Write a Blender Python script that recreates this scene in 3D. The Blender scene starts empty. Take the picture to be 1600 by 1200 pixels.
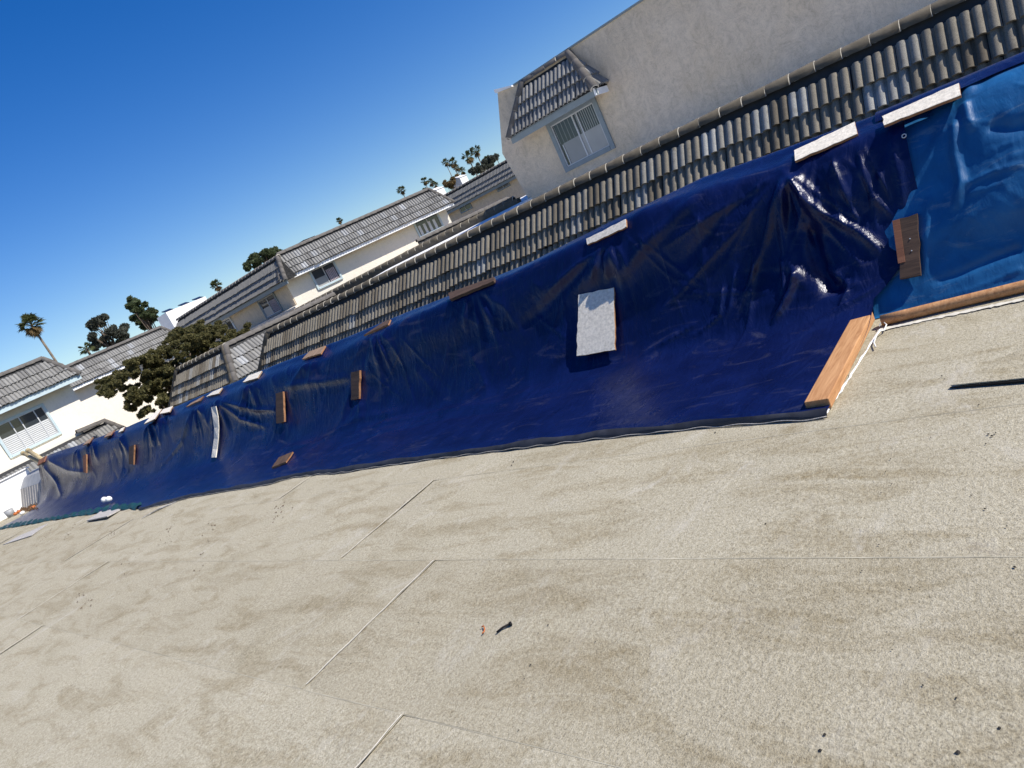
import bpy, math, random
import numpy as np
from mathutils import Vector, Matrix
random.seed(7); rng = np.random.default_rng(7)
R = math.radians
scene = bpy.context.scene
col = scene.collection

# ---------------------------------------------------------------- camera
F, ROLL, PITCH, YAW = 1080.0, R(25.8), math.atan(238/1080.0), R(44.2)
EYE = np.array([0, 0, 1.7])
Hh = np.array([math.cos(YAW), math.sin(YAW), 0]); Rr = np.array([math.sin(YAW), -math.cos(YAW), 0])
fwd = Hh*math.cos(PITCH) - np.array([0, 0, math.sin(PITCH)])
upv = np.cross(Rr, fwd)
cx = math.cos(ROLL)*Rr - math.sin(ROLL)*upv
cy = math.sin(ROLL)*Rr + math.cos(ROLL)*upv
cam = bpy.data.cameras.new('camera'); camo = bpy.data.objects.new('camera', cam); col.objects.link(camo)
M4 = Matrix.Identity(4)
for i in range(3):
    M4[i][0] = cx[i]; M4[i][1] = cy[i]; M4[i][2] = -fwd[i]; M4[i][3] = EYE[i]
camo.matrix_world = M4
cam.sensor_width = 36; cam.sensor_fit = 'HORIZONTAL'; cam.lens = F/1600*36
cam.clip_start = 0.05; cam.clip_end = 6000
scene.camera = camo

# ---------------------------------------------------------------- sky, sun, exposure
SUN_EL, SUN_AZ = R(46), R(158)            # azimuth clockwise from +Y
sun_dir = np.array([math.sin(SUN_AZ)*math.cos(SUN_EL), math.cos(SUN_AZ)*math.cos(SUN_EL), math.sin(SUN_EL)])
world = bpy.data.worlds.new('World'); scene.world = world; world.use_nodes = True
wn = world.node_tree.nodes; wl = world.node_tree.links
bg = wn['Background']; sky = wn.new('ShaderNodeTexSky'); sky.sky_type = 'NISHITA'; sky.sun_disc = False
sky.sun_elevation = SUN_EL; sky.sun_rotation = SUN_AZ
sky.altitude = 0; sky.air_density = 1.0; sky.dust_density = 0.35; sky.ozone_density = 2.5
hs = wn.new('ShaderNodeHueSaturation'); hs.inputs['Saturation'].default_value = 1.45; hs.inputs['Value'].default_value = 1.16; hs.inputs['Hue'].default_value = .516
wl.new(sky.outputs[0], hs.inputs['Color']); wl.new(hs.outputs[0], bg.inputs[0]); bg.inputs[1].default_value = 0.085
sun = bpy.data.lights.new('sun', 'SUN'); suno = bpy.data.objects.new('sun', sun); col.objects.link(suno)
sun.energy = 4.6; sun.angle = R(0.53); sun.color = (1.0, 0.95, 0.87)
suno.rotation_euler = Vector(sun_dir).to_track_quat('Z', 'Y').to_euler()
vs = scene.view_settings
vs.view_transform = 'Standard'; vs.look = 'None'; vs.exposure = 0.45; vs.gamma = 1.0
vs.use_curve_mapping = False

# ---------------------------------------------------------------- pixel helpers (photo pixels 1600x1200)
iu = np.array([math.cos(ROLL), -math.sin(ROLL)]); idn = np.array([math.sin(ROLL), math.cos(ROLL)])
def ray(px, py):
    r = np.array([px-800.0, py-600.0]); a = r@iu; b = r@idn
    down = b*math.cos(PITCH)+F*math.sin(PITCH); fw = F*math.cos(PITCH)-b*math.sin(PITCH)
    g = Hh*fw+Rr*a
    return np.array([g[0], g[1], -down])/F
def onz(px, py, z=0.0): r = ray(px, py); return EYE+r*(z-EYE[2])/r[2]
def onx(px, py, x): r = ray(px, py); return EYE+r*(x/r[0])
def ony(px, py, y): r = ray(px, py); return EYE+r*(y/r[1])
def proj(P):
    p = np.asarray(P)-EYE
    f = p@fwd; a = p@Rr; b = -(p@upv)
    return np.stack([F*(a*iu[0]+b*idn[0])/f+800, F*(a*iu[1]+b*idn[1])/f+600], -1)

# ---------------------------------------------------------------- object helpers
def link(o, parent=None):
    col.objects.link(o)
    if parent is not None: o.parent = parent
    return o
def tag(o, label=None, cat=None, group=None, kind=None):
    if label: o['label'] = label
    if cat: o['category'] = cat
    if group: o['group'] = group
    if kind: o['kind'] = kind
    return o
def empty(name, loc=(0, 0, 0)):
    o = bpy.data.objects.new(name, None); o.location = loc; o.empty_display_size = .2
    return link(o)
class MB:
    def __init__(s): s.v = []; s.f = []
    def add(s, vs, fs):
        b = len(s.v); s.v += [tuple(map(float, p)) for p in vs]; s.f += [tuple(i+b for i in f) for f in fs]; return s
    def hexa(s, p):   # 8 points: bottom 4, top 4
        return s.add(p, [(3, 2, 1, 0), (4, 5, 6, 7), (0, 1, 5, 4), (1, 2, 6, 5), (2, 3, 7, 6), (3, 0, 4, 7)])
    def box(s, x0, x1, y0, y1, z0, z1):
        return s.hexa([(x0,y0,z0),(x1,y0,z0),(x1,y1,z0),(x0,y1,z0),(x0,y0,z1),(x1,y0,z1),(x1,y1,z1),(x0,y1,z1)])
    def tube(s, pts, rad, n=8, cap=True):
        pts = [np.array(p, float) for p in pts]
        rad = rad if hasattr(rad, '__len__') else [rad]*len(pts)
        rings = []
        for i, p in enumerate(pts):
            t = pts[min(i+1, len(pts)-1)]-pts[max(i-1, 0)]; t /= np.linalg.norm(t)+1e-9
            a = np.cross(t, [0, 0, 1.0] if abs(t[2]) < .9 else [1.0, 0, 0]); a /= np.linalg.norm(a); b = np.cross(t, a)
            rings.append([p+rad[i]*(math.cos(2*math.pi*k/n)*a+math.sin(2*math.pi*k/n)*b) for k in range(n)])
        vs = [q for r in rings for q in r]; fs = []
        for i in range(len(pts)-1):
            for k in range(n):
                fs.append((i*n+k, i*n+(k+1) % n, (i+1)*n+(k+1) % n, (i+1)*n+k))
        if cap: fs.append(tuple(range(n))[::-1]); fs.append(tuple((len(pts)-1)*n+k for k in range(n)))
        return s.add(vs, fs)
    def mesh(s, name, mat, smooth=False):
        m = bpy.data.meshes.new(name); m.from_pydata(s.v, [], s.f); m.update()
        if mat: m.materials.append(mat)
        if smooth: m.polygons.foreach_set('use_smooth', [True]*len(m.polygons))
        return m
    def build(s, name, mat, parent=None, smooth=False):
        o = bpy.data.objects.new(name, s.mesh(name, mat, smooth)); return link(o, parent)
def np_mesh(name, V, Fq, mat, smooth=True):
    m = bpy.data.meshes.new(name); m.from_pydata(V.tolist(), [], Fq.tolist()); m.update()
    m.materials.append(mat)
    if smooth: m.polygons.foreach_set('use_smooth', [True]*len(m.polygons))
    return m
def bevel(o, w, seg=2):
    md = o.modifiers.new('bevel', 'BEVEL'); md.width = w; md.segments = seg; md.limit_method = 'ANGLE'; return o

# ---------------------------------------------------------------- materials
class NM:
    def __init__(s, name, rough=.8, spec=.3):
        s.m = bpy.data.materials.new(name); s.m.use_nodes = True; s.t = s.m.node_tree; s.n = s.t.nodes
        s.b = s.n['Principled BSDF']; s.b.inputs['Roughness'].default_value = rough
        s.b.inputs['Specular IOR Level'].default_value = spec
        s.tc = s.n.new('ShaderNodeTexCoord'); s.P = s.tc.outputs['Object']
        s.bumps = None
    def L(s, a, b): s.t.links.new(a, b)
    def geo(s): g = s.n.new('ShaderNodeNewGeometry'); return g.outputs['Position']
    def mapping(s, v, scale=(1, 1, 1), rot=(0, 0, 0)):
        k = s.n.new('ShaderNodeMapping'); k.inputs['Scale'].default_value = scale; k.inputs['Rotation'].default_value = rot
        s.L(v, k.inputs[0]); return k.outputs[0]
    def noise(s, v, scale, det=4, rough=.55, dist=0):
        k = s.n.new('ShaderNodeTexNoise'); k.inputs['Scale'].default_value = scale; k.inputs['Detail'].default_value = det
        k.inputs['Roughness'].default_value = rough; k.inputs['Distortion'].default_value = dist
        s.L(v, k.inputs['Vector']); return k.outputs['Fac']
    def voro(s, v, scale, feat='F1'):
        k = s.n.new('ShaderNodeTexVoronoi'); k.feature = feat; k.inputs['Scale'].default_value = scale
        s.L(v, k.inputs['Vector']); return k.outputs['Distance']
    def ramp(s, v, stops):
        k = s.n.new('ShaderNodeValToRGB'); e = k.color_ramp.elements
        while len(e) < len(stops): e.new(.5)
        for i, (p, c) in enumerate(stops):
            e[i].position = p; e[i].color = (*c, 1) if hasattr(c, '__len__') else (c, c, c, 1)
        s.L(v, k.inputs[0]); return k.outputs[0]
    def mix(s, fac, a, b, mode='MIX'):
        k = s.n.new('ShaderNodeMix'); k.data_type = 'RGBA'; k.blend_type = mode
        for src, i in ((fac, 0), (a, 6), (b, 7)):
            if hasattr(src, 'default_value') or hasattr(src, 'links'): s.L(src, k.inputs[i])
            elif hasattr(src, '__len__'): k.inputs[i].default_value = (*src, 1)
            else: k.inputs[i].default_value = src if i == 0 else (src, src, src, 1)
        return k.outputs[2]
    def rand(s): k = s.n.new('ShaderNodeObjectInfo'); return k.outputs['Random']
    def math(s, op, a, b=0.5):
        k = s.n.new('ShaderNodeMath'); k.operation = op
        for src, i in ((a, 0), (b, 1)):
            if hasattr(src, 'links'): s.L(src, k.inputs[i])
            else: k.inputs[i].default_value = src
        return k.outputs[0]
    def color(s, c):
        if hasattr(c, 'links'): s.L(c, s.b.inputs['Base Color'])
        else: s.b.inputs['Base Color'].default_value = (*c, 1)
        return s
    def rough(s, r): s.L(r, s.b.inputs['Roughness']); return s
    def bump(s, h, strength=.5, dist=.01):
        k = s.n.new('ShaderNodeBump'); k.inputs['Strength'].default_value = strength; k.inputs['Distance'].default_value = dist
        s.L(h, k.inputs['Height'])
        if s.bumps is not None: s.L(s.bumps, k.inputs['Normal'])
        s.bumps = k.outputs[0]; s.L(s.bumps, s.b.inputs['Normal']); return s

def plain(name, c, rough=.7, spec=.3, var=.15, scale=8, bump=0):
    k = NM(name, rough, spec); n = k.noise(k.geo(), scale)
    k.color(k.ramp(n, [(.3, tuple(x*(1-var) for x in c)), (.7, tuple(min(1, x*(1+var)) for x in c))]))
    if bump: k.bump(k.noise(k.geo(), scale*6), bump, .01)
    return k.m

def mat_roof():
    k = NM('cap_sheet', .92, .15); P = k.geo()
    fine = k.noise(P, 150, 3, .75); mid = k.noise(P, 52, 4, .75); big = k.noise(P, 1.3, 5, .6, .6); str_ = k.noise(k.mapping(P, (2.3, .7, 1)), 1.9, 6, .66, .8)
    base = k.ramp(mid, [(.28, (.27, .236, .160)), (.5, (.41, .37, .272)), (.72, (.515, .474, .362))])
    base = k.mix(1.0, base, k.ramp(fine, [(.25, .42), (.48, .98), (.75, 1.32)]), 'MULTIPLY')
    stain = k.math('MULTIPLY', k.ramp(str_, [(.48, 0.0), (.6, .6), (.74, 1.0)]), k.ramp(k.noise(P, 17, 6, .75), [(.34, .25), (.62, 1.0)]))
    base = k.mix(stain, base, k.mix(1.0, base, (.62, .56, .45), 'MULTIPLY'))
    blot = k.ramp(k.noise(P, .75, 6, .65, 1.0), [(.55, 0.0), (.75, .6)])
    base = k.mix(blot, base, k.mix(1.0, base, (.74, .71, .63), 'MULTIPLY'))
    white = k.ramp(k.noise(k.mapping(P, (1, 1.6, 1)), 1.9, 7, .7, .8), [(.55, 0.0), (.72, .6)])
    base = k.mix(k.math('MULTIPLY', white, k.ramp(k.noise(P, 23, 5, .7), [(.35, .2), (.6, 1.0)])), base, (.56, .53, .455))
    patch = k.ramp(k.noise(k.mapping(P, (1.6, .8, 1)), 3.4, 6, .8, .6), [(.64, 0.0), (.74, .6)])
    base = k.mix(patch, base, (.24, .205, .16))
    specks = k.ramp(k.voro(P, 9.0), [(.018, 1.0), (.035, 0.0)])
    base = k.mix(k.math('MULTIPLY', specks, .55), base, (.06, .055, .05))
    # every sheet has weathered a little differently
    tone = k.ramp(k.rand(), [(0, (.93, .92, .9)), (1, (1.03, 1.03, 1.03))])
    k.color(k.mix(1.0, base, tone, 'MULTIPLY'))
    k.bump(big, .5, .03); k.bump(mid, .45, .012); k.bump(fine, .6, .006)
    return k.m
def mat_tarp(name, c0, c1, dust, rough0, bumpk=1.0, dustamt=.35):
    k = NM(name, .3, .32); P = k.geo()
    n1 = k.noise(k.mapping(P, (1.2, 1.2, 1.2)), 2.5, 6, .6, .8)
    base = k.ramp(n1, [(.3, c0), (.7, c1)])
    d = k.ramp(k.noise(k.mapping(P, (2.2, .6, 2.0)), 2.6, 8, .72, 1.5), [(.56, 0.0), (.78, dustamt)])
    base = k.mix(d, base, dust)
    k.color(base)
    k.rough(k.math('ADD', k.math('MULTIPLY', k.noise(P, 3.5, 5), .22), k.math('ADD', k.math('MULTIPLY', d, .5), rough0)))
    weave = k.n.new('ShaderNodeTexWave'); weave.inputs['Scale'].default_value = 60; k.L(P, weave.inputs[0])
    k.bump(k.noise(k.mapping(P, (1, 2.3, .8), (0, .3, .5)), 5, 6, .6, 1.6 if bumpk <= 1 else .5), (.30 if bumpk <= 1 else .2)*bumpk, .035)
    k.bump(k.voro(k.mapping(P, (1.6, .8, .7)), 16, 'F1'), .10*bumpk, .01)
    k.bump(k.noise(k.mapping(P, (1, .5, .6)), 46, 4, .65, 1.0), .05*bumpk, .005)
    return k.m
def mat_tile(name, c0, c1, c2, speck=.5):
    k = NM(name, .85, .25); P = k.geo(); r = k.rand()
    base = k.ramp(r, [(0, c0), (.45, c1), (.88, tuple(x*1.12 for x in c1)), (.97, c2), (1, tuple(x*1.25 for x in c2))])
    f = k.ramp(k.noise(P, 90, 3, .7), [(.3, 1-speck), (.65, 1+speck*.4)])
    base = k.mix(1.0, base, f, 'MULTIPLY')
    lich = k.ramp(k.noise(P, 7, 5, .7), [(.5, 0.0), (.75, .55)])
    base = k.mix(lich, base, tuple(x*.62 for x in c0))
    k.color(base); k.bump(k.noise(P, 120, 2), .3, .004); return k.m
def mat_stucco(name, c, stain=(.75, .66, .5), amt=.5, con=1.0):
    k = NM(name, .92, .15); P = k.geo()
    tr = k.noise(k.mapping(P, (1, 1, 1)), 2.6, 7, .72, 2.2)
    base = k.ramp(tr, [(.3, tuple(x*(1-.2*con) for x in c)), (.5, c), (.7, tuple(min(1, x*(1+.12*con)) for x in c))])
    crk = k.ramp(k.noise(k.mapping(P, (1, 1.3, 1.0)), 2.4, 5, .6, 5.0), [(.47, 1.0), (.5, 1-.2*con), (.53, 1.0)])
    base = k.mix(1.0, base, crk, 'MULTIPLY')
    run = k.ramp(k.noise(k.mapping(P, (2.5, 2.5, .16)), 1.6, 5, .6, .3), [(.5, 0.0), (.75, .4*con)])
    base = k.mix(run, base, k.mix(1.0, base, (.74, .72, .70), 'MULTIPLY'))
    st = k.ramp(k.noise(P, .55, 5, .6), [(.45, 0.0), (.75, amt)])
    base = k.mix(st, base, k.mix(1.0, base, stain, 'MULTIPLY'))
    k.color(base); k.bump(tr, .7*con, .03); k.bump(k.noise(P, 22, 4), .6, .012); return k.m
def mat_wood(name, c0, c1, axis='x', rough=.75):
    k = NM(name, rough, .25); P = k.P
    sc = (2, 26, 26) if axis == 'x' else (26, 2, 26)
    g = k.noise(k.mapping(P, sc), 1.6, 6, .6, 1.2)
    k.color(k.ramp(g, [(.3, c0), (.7, c1)])); k.bump(g, .35, .004); return k.m
def mat_leaf(name, c0, c1, c2):
    k = NM(name, .7, .2); g = k.n.new('ShaderNodeNewGeometry')
    k.color(k.ramp(g.outputs['Random Per Island'], [(0, c0), (.5, c1), (1, c2)]))
    tr = k.n.new('ShaderNodeBsdfTranslucent'); mx = k.n.new('ShaderNodeMixShader'); mx.inputs[0].default_value = .45
    k.L(k.b.inputs['Base Color'].links[0].from_socket, tr.inputs[0]); k.L(k.b.outputs[0], mx.inputs[1]); k.L(tr.outputs[0], mx.inputs[2])
    k.L(mx.outputs[0], k.n['Material Output'].inputs[0])
    return k.m
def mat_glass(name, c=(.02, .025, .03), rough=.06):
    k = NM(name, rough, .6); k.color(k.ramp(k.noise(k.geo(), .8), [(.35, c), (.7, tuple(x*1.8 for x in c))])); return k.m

M = dict(
    roof=mat_roof(),
    lap=plain('lap_edge', (.58, .54, .445), .9, .1, .2, 20),
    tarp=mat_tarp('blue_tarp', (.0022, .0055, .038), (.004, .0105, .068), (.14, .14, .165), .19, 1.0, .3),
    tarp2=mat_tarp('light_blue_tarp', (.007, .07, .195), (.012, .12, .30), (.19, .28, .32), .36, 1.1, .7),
    green=mat_tarp('green_hem', (.006, .04, .045), (.01, .06, .065), (.2, .2, .18), .45),
    tile=mat_tile('near_roof_tile', (.135, .112, .08), (.225, .20, .155), (.30, .295, .27)),
    tilef=mat_tile('roof_tile', (.18, .175, .165), (.24, .235, .22), (.33, .335, .335), .35),
    cap=plain('ridge_cap', (.115, .098, .072), .85, .2, .25, 6, .2),
    capf=plain('ridge_cap_grey', (.13, .12, .11), .85, .2, .22, 6, .2),
    deck=plain('under_tile', (.05, .05, .05), .95, .1),
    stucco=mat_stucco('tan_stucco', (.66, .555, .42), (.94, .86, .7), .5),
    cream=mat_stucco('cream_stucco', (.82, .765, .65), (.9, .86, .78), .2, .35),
    white=plain('white_coat', (.80, .79, .77), .8, .2, .05, 3),
    trim=plain('blue_grey_paint', (.22, .26, .27), .55, .35, .1, 5),
    fascia=plain('pale_fascia', (.48, .58, .60), .55, .35, .08, 5),
    fasciaw=plain('white_fascia', (.82, .83, .82), .55, .35, .05, 5),
    alu=plain('aluminium', (.55, .56, .56), .4, .5, .08, 9),
    glass=mat_glass('dark_glass'), pane_grey=plain('frosted_pane', (.26, .265, .26), .25, .5, .08, 2),
    blind=plain('blind', (.62, .63, .62), .6, .3, .05, 4),
    curtain=plain('curtain', (.45, .38, .40), .8, .2, .2, 12),
    wood=mat_wood('fresh_wood', (.33, .15, .06), (.58, .32, .15)),
    woodc=mat_wood('cut_edge_wood', (.22, .10, .05), (.38, .2, .10)),
    woodd=mat_wood('dark_wood', (.05, .032, .024), (.12, .075, .05)),
    woodt=mat_wood('tan_plywood', (.20, .13, .085), (.36, .25, .165)),
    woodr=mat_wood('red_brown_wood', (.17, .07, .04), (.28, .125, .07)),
    felt=plain('felt_face', (.74, .68, .57), .9, .15, .2, 38, .6),
    feltd=plain('felt_grey', (.42, .4, .37), .9, .15, .25, 30, .5),
    black=plain('bolt_and_shade_black', (.012, .012, .013), .8, .2),
    foam=plain('white_foam', (.8, .8, .78), .8, .2, .06, 30, .4),
    cord=plain('white_cord', (.75, .74, .7), .8, .2),
    panel=plain('grey_panel', (.42, .40, .37), .75, .2, .2, 3, .2),
    metal=plain('grey_metal', (.32, .33, .34), .5, .4, .15, 6),
    pipe=plain('yellow_pipe', (.45, .36, .2), .6, .3, .2, 10),
    ground=plain('earth', (.20, .185, .155), .95, .1, .3, .3),
    bark=plain('bark', (.13, .10, .075), .95, .1, .3, 5, .5),
    palmbark=plain('palm_trunk', (.16, .13, .10), .95, .1, .3, 5, .5),
    juniper=mat_leaf('juniper_leaf', (.09, .092, .036), (.14, .13, .05), (.19, .165, .07)),
    leaf=mat_leaf('tree_leaf', (.06, .085, .04), (.10, .13, .06), (.15, .165, .085)),
    leafg=mat_leaf('grey_leaf', (.06, .07, .055), (.10, .11, .085), (.14, .14, .105)),
    frond=mat_leaf('palm_frond', (.06, .08, .03), (.10, .12, .045), (.15, .15, .065)),
    dead=mat_leaf('dead_frond', (.14, .09, .04), (.2, .14, .06), (.26, .19, .09)),
    hem=plain('hem_fabric', (.035, .037, .045), .6, .3, .3, 12),
    coat=plain('pale_coating', (.6, .565, .48), .9, .1, .1, 20),
    lapside=plain('side_lap', (.42, .385, .29), .9, .1, .3, 6),
    lit_lip=plain('cap_lit_lip', (.42, .39, .33), .9, .1, .2, 15),
    crumb=plain('tar_crumb', (.05, .045, .038), .9, .1),
    screen=plain('window_screen', (.34, .34, .32), .3, .4, .08, 2),
    orange=plain('pumpkin', (.45, .13, .03), .5, .4, .2, 20),
    soil=plain('debris', (.12, .075, .045), .95, .1, .4, 20),
    panelblk=plain('solar_panel', (.015, .018, .03), .25, .5),
)

# ================================================================ SETTING
g = MB().add([(-3000,-3000,-6.2),(3000,-3000,-6.2),(3000,3000,-6.2),(-3000,3000,-6.2)], [(0,1,2,3)]).build('ground', M['ground'])
tag(g, kind='structure')
ROOF_X1, ROOF_Y0, ROOF_Y1 = 5.10, -7.0, 28.0
deck = MB().box(-9, 6.1, ROOF_Y0, ROOF_Y1+.6, -6.1, -.012).build('roof_deck', M['feltd']); tag(deck, kind='structure')
# cap sheets: strips along the parapet, end laps where the photo shows them
seams = [-9, -7.6, -6.5, -5.4, -4.3, -3.2, -2.1, -1.0, .10, 1.20, 2.28, 3.38, 4.48, 5.22]
laps = {8: [2.62, 8.9, 16.2], 9: [-2.0, 3.49, 10.05, 17.4], 10: [-4, 4.61, 12.2, 20.5], 11: [.0, 7.4, 15.4], 12: [5.2, 14.0],
        7: [.9, 6.1, 12.8, 20.0], 6: [3.2, 11.0, 19], 5: [1.0, 9.5, 17], 4: [5, 14]}
for i in range(len(seams)-1):
    x0, x1 = seams[i], seams[i+1]
    cuts = [ROOF_Y0]+[c for c in laps.get(i, [2.0, 12.0])]+[ROOF_Y1]
    for j in range(len(cuts)-1):
        y0, y1 = cuts[j], cuts[j+1]
        if y1-y0 < .05: continue
        ov = .05
        n = max(2, int((y1-y0)/.12)); mx = 8
        V = []; ph = rng.uniform(0, 6, 6)
        for layer in (0, 1):
            for a in range(n+1):
                for b in range(mx+1):
                    yy = y0+(y1-y0)*a/n; xx = x0+(x1-x0)*min(b, mx-1)/(mx-1)+(ov if b == mx else 0)
                    w = (.0016*math.sin(xx*5+ph[0]+yy*2.1)+.0018*math.sin(yy*4.3+ph[1]+xx*1.3)+.0012*math.sin(yy*9+ph[2]))
                    if b == 0: xx += .0015*math.sin(yy*13+ph[3])+.001*math.sin(yy*31+ph[4])
                    if a == 0: yy += .004*math.sin(xx*23+ph[5])
                    lift = .0012*(b == 0)*max(0, math.sin(yy*1.7+ph[4]))
                    z = (.0 if b < mx else -.004)+w*(0 < b < mx-1)+lift+.002*(a == 0)+ (.0 if a < n else -.004)
                    z += (i % 2)*.0 
                    V.append((xx, yy, z if layer else z-.0018))
        N1 = (n+1)*(mx+1); W = mx+1; Fs = []
        for a in range(n):
            for b in range(mx):
                q = a*W+b
                Fs.append((N1+q, N1+q+1, N1+q+1+W, N1+q+W))
        def side(ids):
            base = len(V)
            V.extend([V[q] for q in ids]); V.extend([V[N1+q] for q in ids]); m_ = len(ids)
            Fs.extend([(base+q, base+q+1, base+m_+q+1, base+m_+q) for q in range(m_-1)])
        side([a*W for a in range(n, -1, -1)]); side(list(range(W)))
        sh = MB().add(V, Fs).build('cap_sheet', M['roof'], deck, True)
        if i in (8, 9, 10, 11):   # faint pale line where the side lap was sealed
            k = int((y1-y0)/.25)+1; vv = []
            for b in range(k+1):
                yy = y0+.01+(y1-y0-.02)*b/k; hw = .0012+.0022*random.random()*(math.sin(yy*2.3+ph[0]) > -.2)
                vv += [(x0-.003-hw, yy, .0012), (x0-.003+hw, yy, .0016)]
            MB().add(vv, [(2*b, 2*b+1, 2*b+3, 2*b+2) for b in range(k)]).build('lap_bleed', M['lapside'], sh)
        if j > 0:   # pale bleed line at the end lap
            lm = MB(); k = 14; vv = []; 
            for b in range(k+1):
                xx = x0+.03+(x1-x0-.04)*b/k; wv = .004*math.sin(xx*23+ph[5])
                hw = .0022+.0016*random.random()
                vv += [(xx, y0-hw+wv, .0075), (xx, y0+hw+wv, .0085)]
            lm.add(vv, [(2*b, 2*b+2, 2*b+3, 2*b+1) for b in range(k)]).build('lap_bleed', M['lap'], sh)

# ================================================================ PARAPET (inner face sloping, bare at its far end)
PZ = lambda y: 1.08
def curve_interp(pts):
    xs, ys = zip(*sorted(pts)); return lambda y: float(np.interp(y, xs, ys))
par = empty('parapet_wall', (5.5, 12, 0)); tag(par, 'sloped grey roof parapet, bare only at its far left end past the blue tarp', 'parapet')
def pput(o): o.parent = par; o.matrix_parent_inverse = Matrix.Translation((-5.5, -12, 0)); return o
for (y0, y1, r_) in ((ROOF_Y0, 24.3, .16), (24.3, ROOF_Y1, 0.0)):
    pput(MB().hexa([(5.12+r_,y0,-.01),(6.0,y0,-.01),(6.0,y1,-.01),(5.12+r_,y1,-.01),(5.40+r_,y0,.62),(6.0,y0,.62),(6.0,y1,.62),(5.40+r_,y1,.62)]).build('lower_panel', M['panel']))
    pput(MB().hexa([(5.40+r_,y0,.622),(6.0,y0,.622),(6.0,y1,.622),(5.40+r_,y1,.622),(5.66+r_*.7,y0,.9),(6.0,y0,1.0),(6.0,y1,1.0),(5.66+r_*.7,y1,.9)]).build('top_flashing', M['metal']))
for i in range(9):
    yy = 25.0+i*.33
    pput(MB().hexa([(5.105,yy,.0),(5.3,yy,.0),(5.3,yy+.012,.0),(5.105,yy+.012,.0),(5.385,yy,.615),(5.5,yy,.615),(5.5,yy+.012,.615),(5.385,yy+.012,.615)]).build('panel_batten', M['feltd']))
# end wall, white, facing the camera
ew = MB().box(-9, 5.9, 28.0, 28.25, -.01, 1.13).build('end_wall', M['white']); tag(ew, 'low white wall closing the far end of the roof', 'wall')
bevel(ew, .02)
MB().box(-9, 5.95, 27.95, 28.3, 1.132, 1.17).build('wall_coping', M['white'], ew)

# ================================================================ TARPS
edge_px = [(1272,655),(1180,662),(1100,668),(1000,679),(900,690),(800,702),(690,716),(600,728),(540,738),(500,741),(460,746),(420,757),(380,764),(340,770),(300,777),(260,787),(222,797),(205,793),(165,799),(130,804),(100,809),(70,814),(45,819)]
edge = [onz(*p) for p in edge_px]
xb = curve_interp([(p[1], p[0]) for p in edge])
crest = curve_interp([(-3,1.1),(0,1.12),(1.2,1.1),(1.76,1.107),(2.4,1.2),(3.1,1.235),(3.86,1.165),(5.8,1.13),(8.74,1.02),(10.7,1.05),(13.5,1.0),(19.4,1.07),(22.5,1.13),(24.1,1.2),(26,1.2)])
outer = curve_interp([(-3,1.19),(.32,1.19),(1.14,1.19),(2.6,1.285),(4.67,1.16),(8.06,1.16),(11.2,1.18),(18,1.15),(22,1.2),(26,1.28)])
def catmull(P, n):
    P = np.array(P); d = np.r_[0, np.cumsum(np.linalg.norm(np.diff(P, axis=0), axis=1))]
    t = np.linspace(0, d[-1], n); out = np.zeros((n, P.shape[1]))
    m = np.gradient(P, d, axis=0)
    k = np.clip(np.searchsorted(d, t, side='right')-1, 0, len(d)-2)
    h = (d[k+1]-d[k])[:, None]; s = ((t-d[k])/(d[k+1]-d[k]))[:, None]
    out = (2*s**3-3*s**2+1)*P[k]+(s**3-2*s**2+s)*h*m[k]+(-2*s**3+3*s**2)*P[k+1]+(s**3-s**2)*h*m[k+1]
    return out, t
NS = 150
def tarp_grid(ys, prof):
    G = np.zeros((len(ys), NS, 3)); A = np.zeros((len(ys), NS))
    for i, y in enumerate(ys):
        pts, t = catmull(prof(y), NS)
        G[i, :, 0] = pts[:, 0]; G[i, :, 1] = y; G[i, :, 2] = pts[:, 1]; A[i] = t
    return G, A
def normals(G):
    du = np.gradient(G, axis=0); dv = np.gradient(G, axis=1); n = np.cross(du, dv)
    n /= np.linalg.norm(n, axis=2, keepdims=True)+1e-12
    n *= np.where((n[..., 2]-.8*n[..., 0] < 0), -1, 1)[..., None]; return n
def dprof(y):
    c, o, e = crest(y), outer(y), xb(y)
    return [(6.10, o-.20), (6.06, o-.03), (5.97, o), (5.8, (o+c)/2+.01), (5.62, c), (5.50, c-.17), (5.36, c*.55), (5.2, c*.29+.02), (5.0, .13), (4.75, .055), (4.4, .03), (e+.25, .028), (e+.06, .03), (e+.012, .022), (e, .006)]
ys = np.concatenate([np.linspace(1.30, 3.2, 260), np.linspace(3.2, 8, 330)[1:], np.linspace(8, 16, 260)[1:], np.linspace(16, 24.9, 170)[1:]])
G, A = tarp_grid(ys, dprof)
ye = np.interp(A, [0, .45, .55, 1.2, 1.45, 1.62, 1.8, 3], [1.14, 1.13, 1.0, 1.0, 1.10, 1.2, 1.37, 1.37])
ye0 = ye
G[..., 1] += (ye-1.30)*np.clip((2.3-G[..., 1])/1.0, 0, 1)
Yg = G[..., 1].copy(); Nrm = normals(G)
PX = proj(G)
vis = (Nrm*(EYE-G)).sum(2) > -.02
PXv = np.where(vis[..., None] & (G[..., :1] < 5.98), PX, 1e6)
def pick(px, py, arr=None):
    d = ((PXv-np.array([px, py]))**2).sum(2); return np.unravel_index(np.argmin(d), d.shape)
Dsp = np.zeros_like(A)
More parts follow.
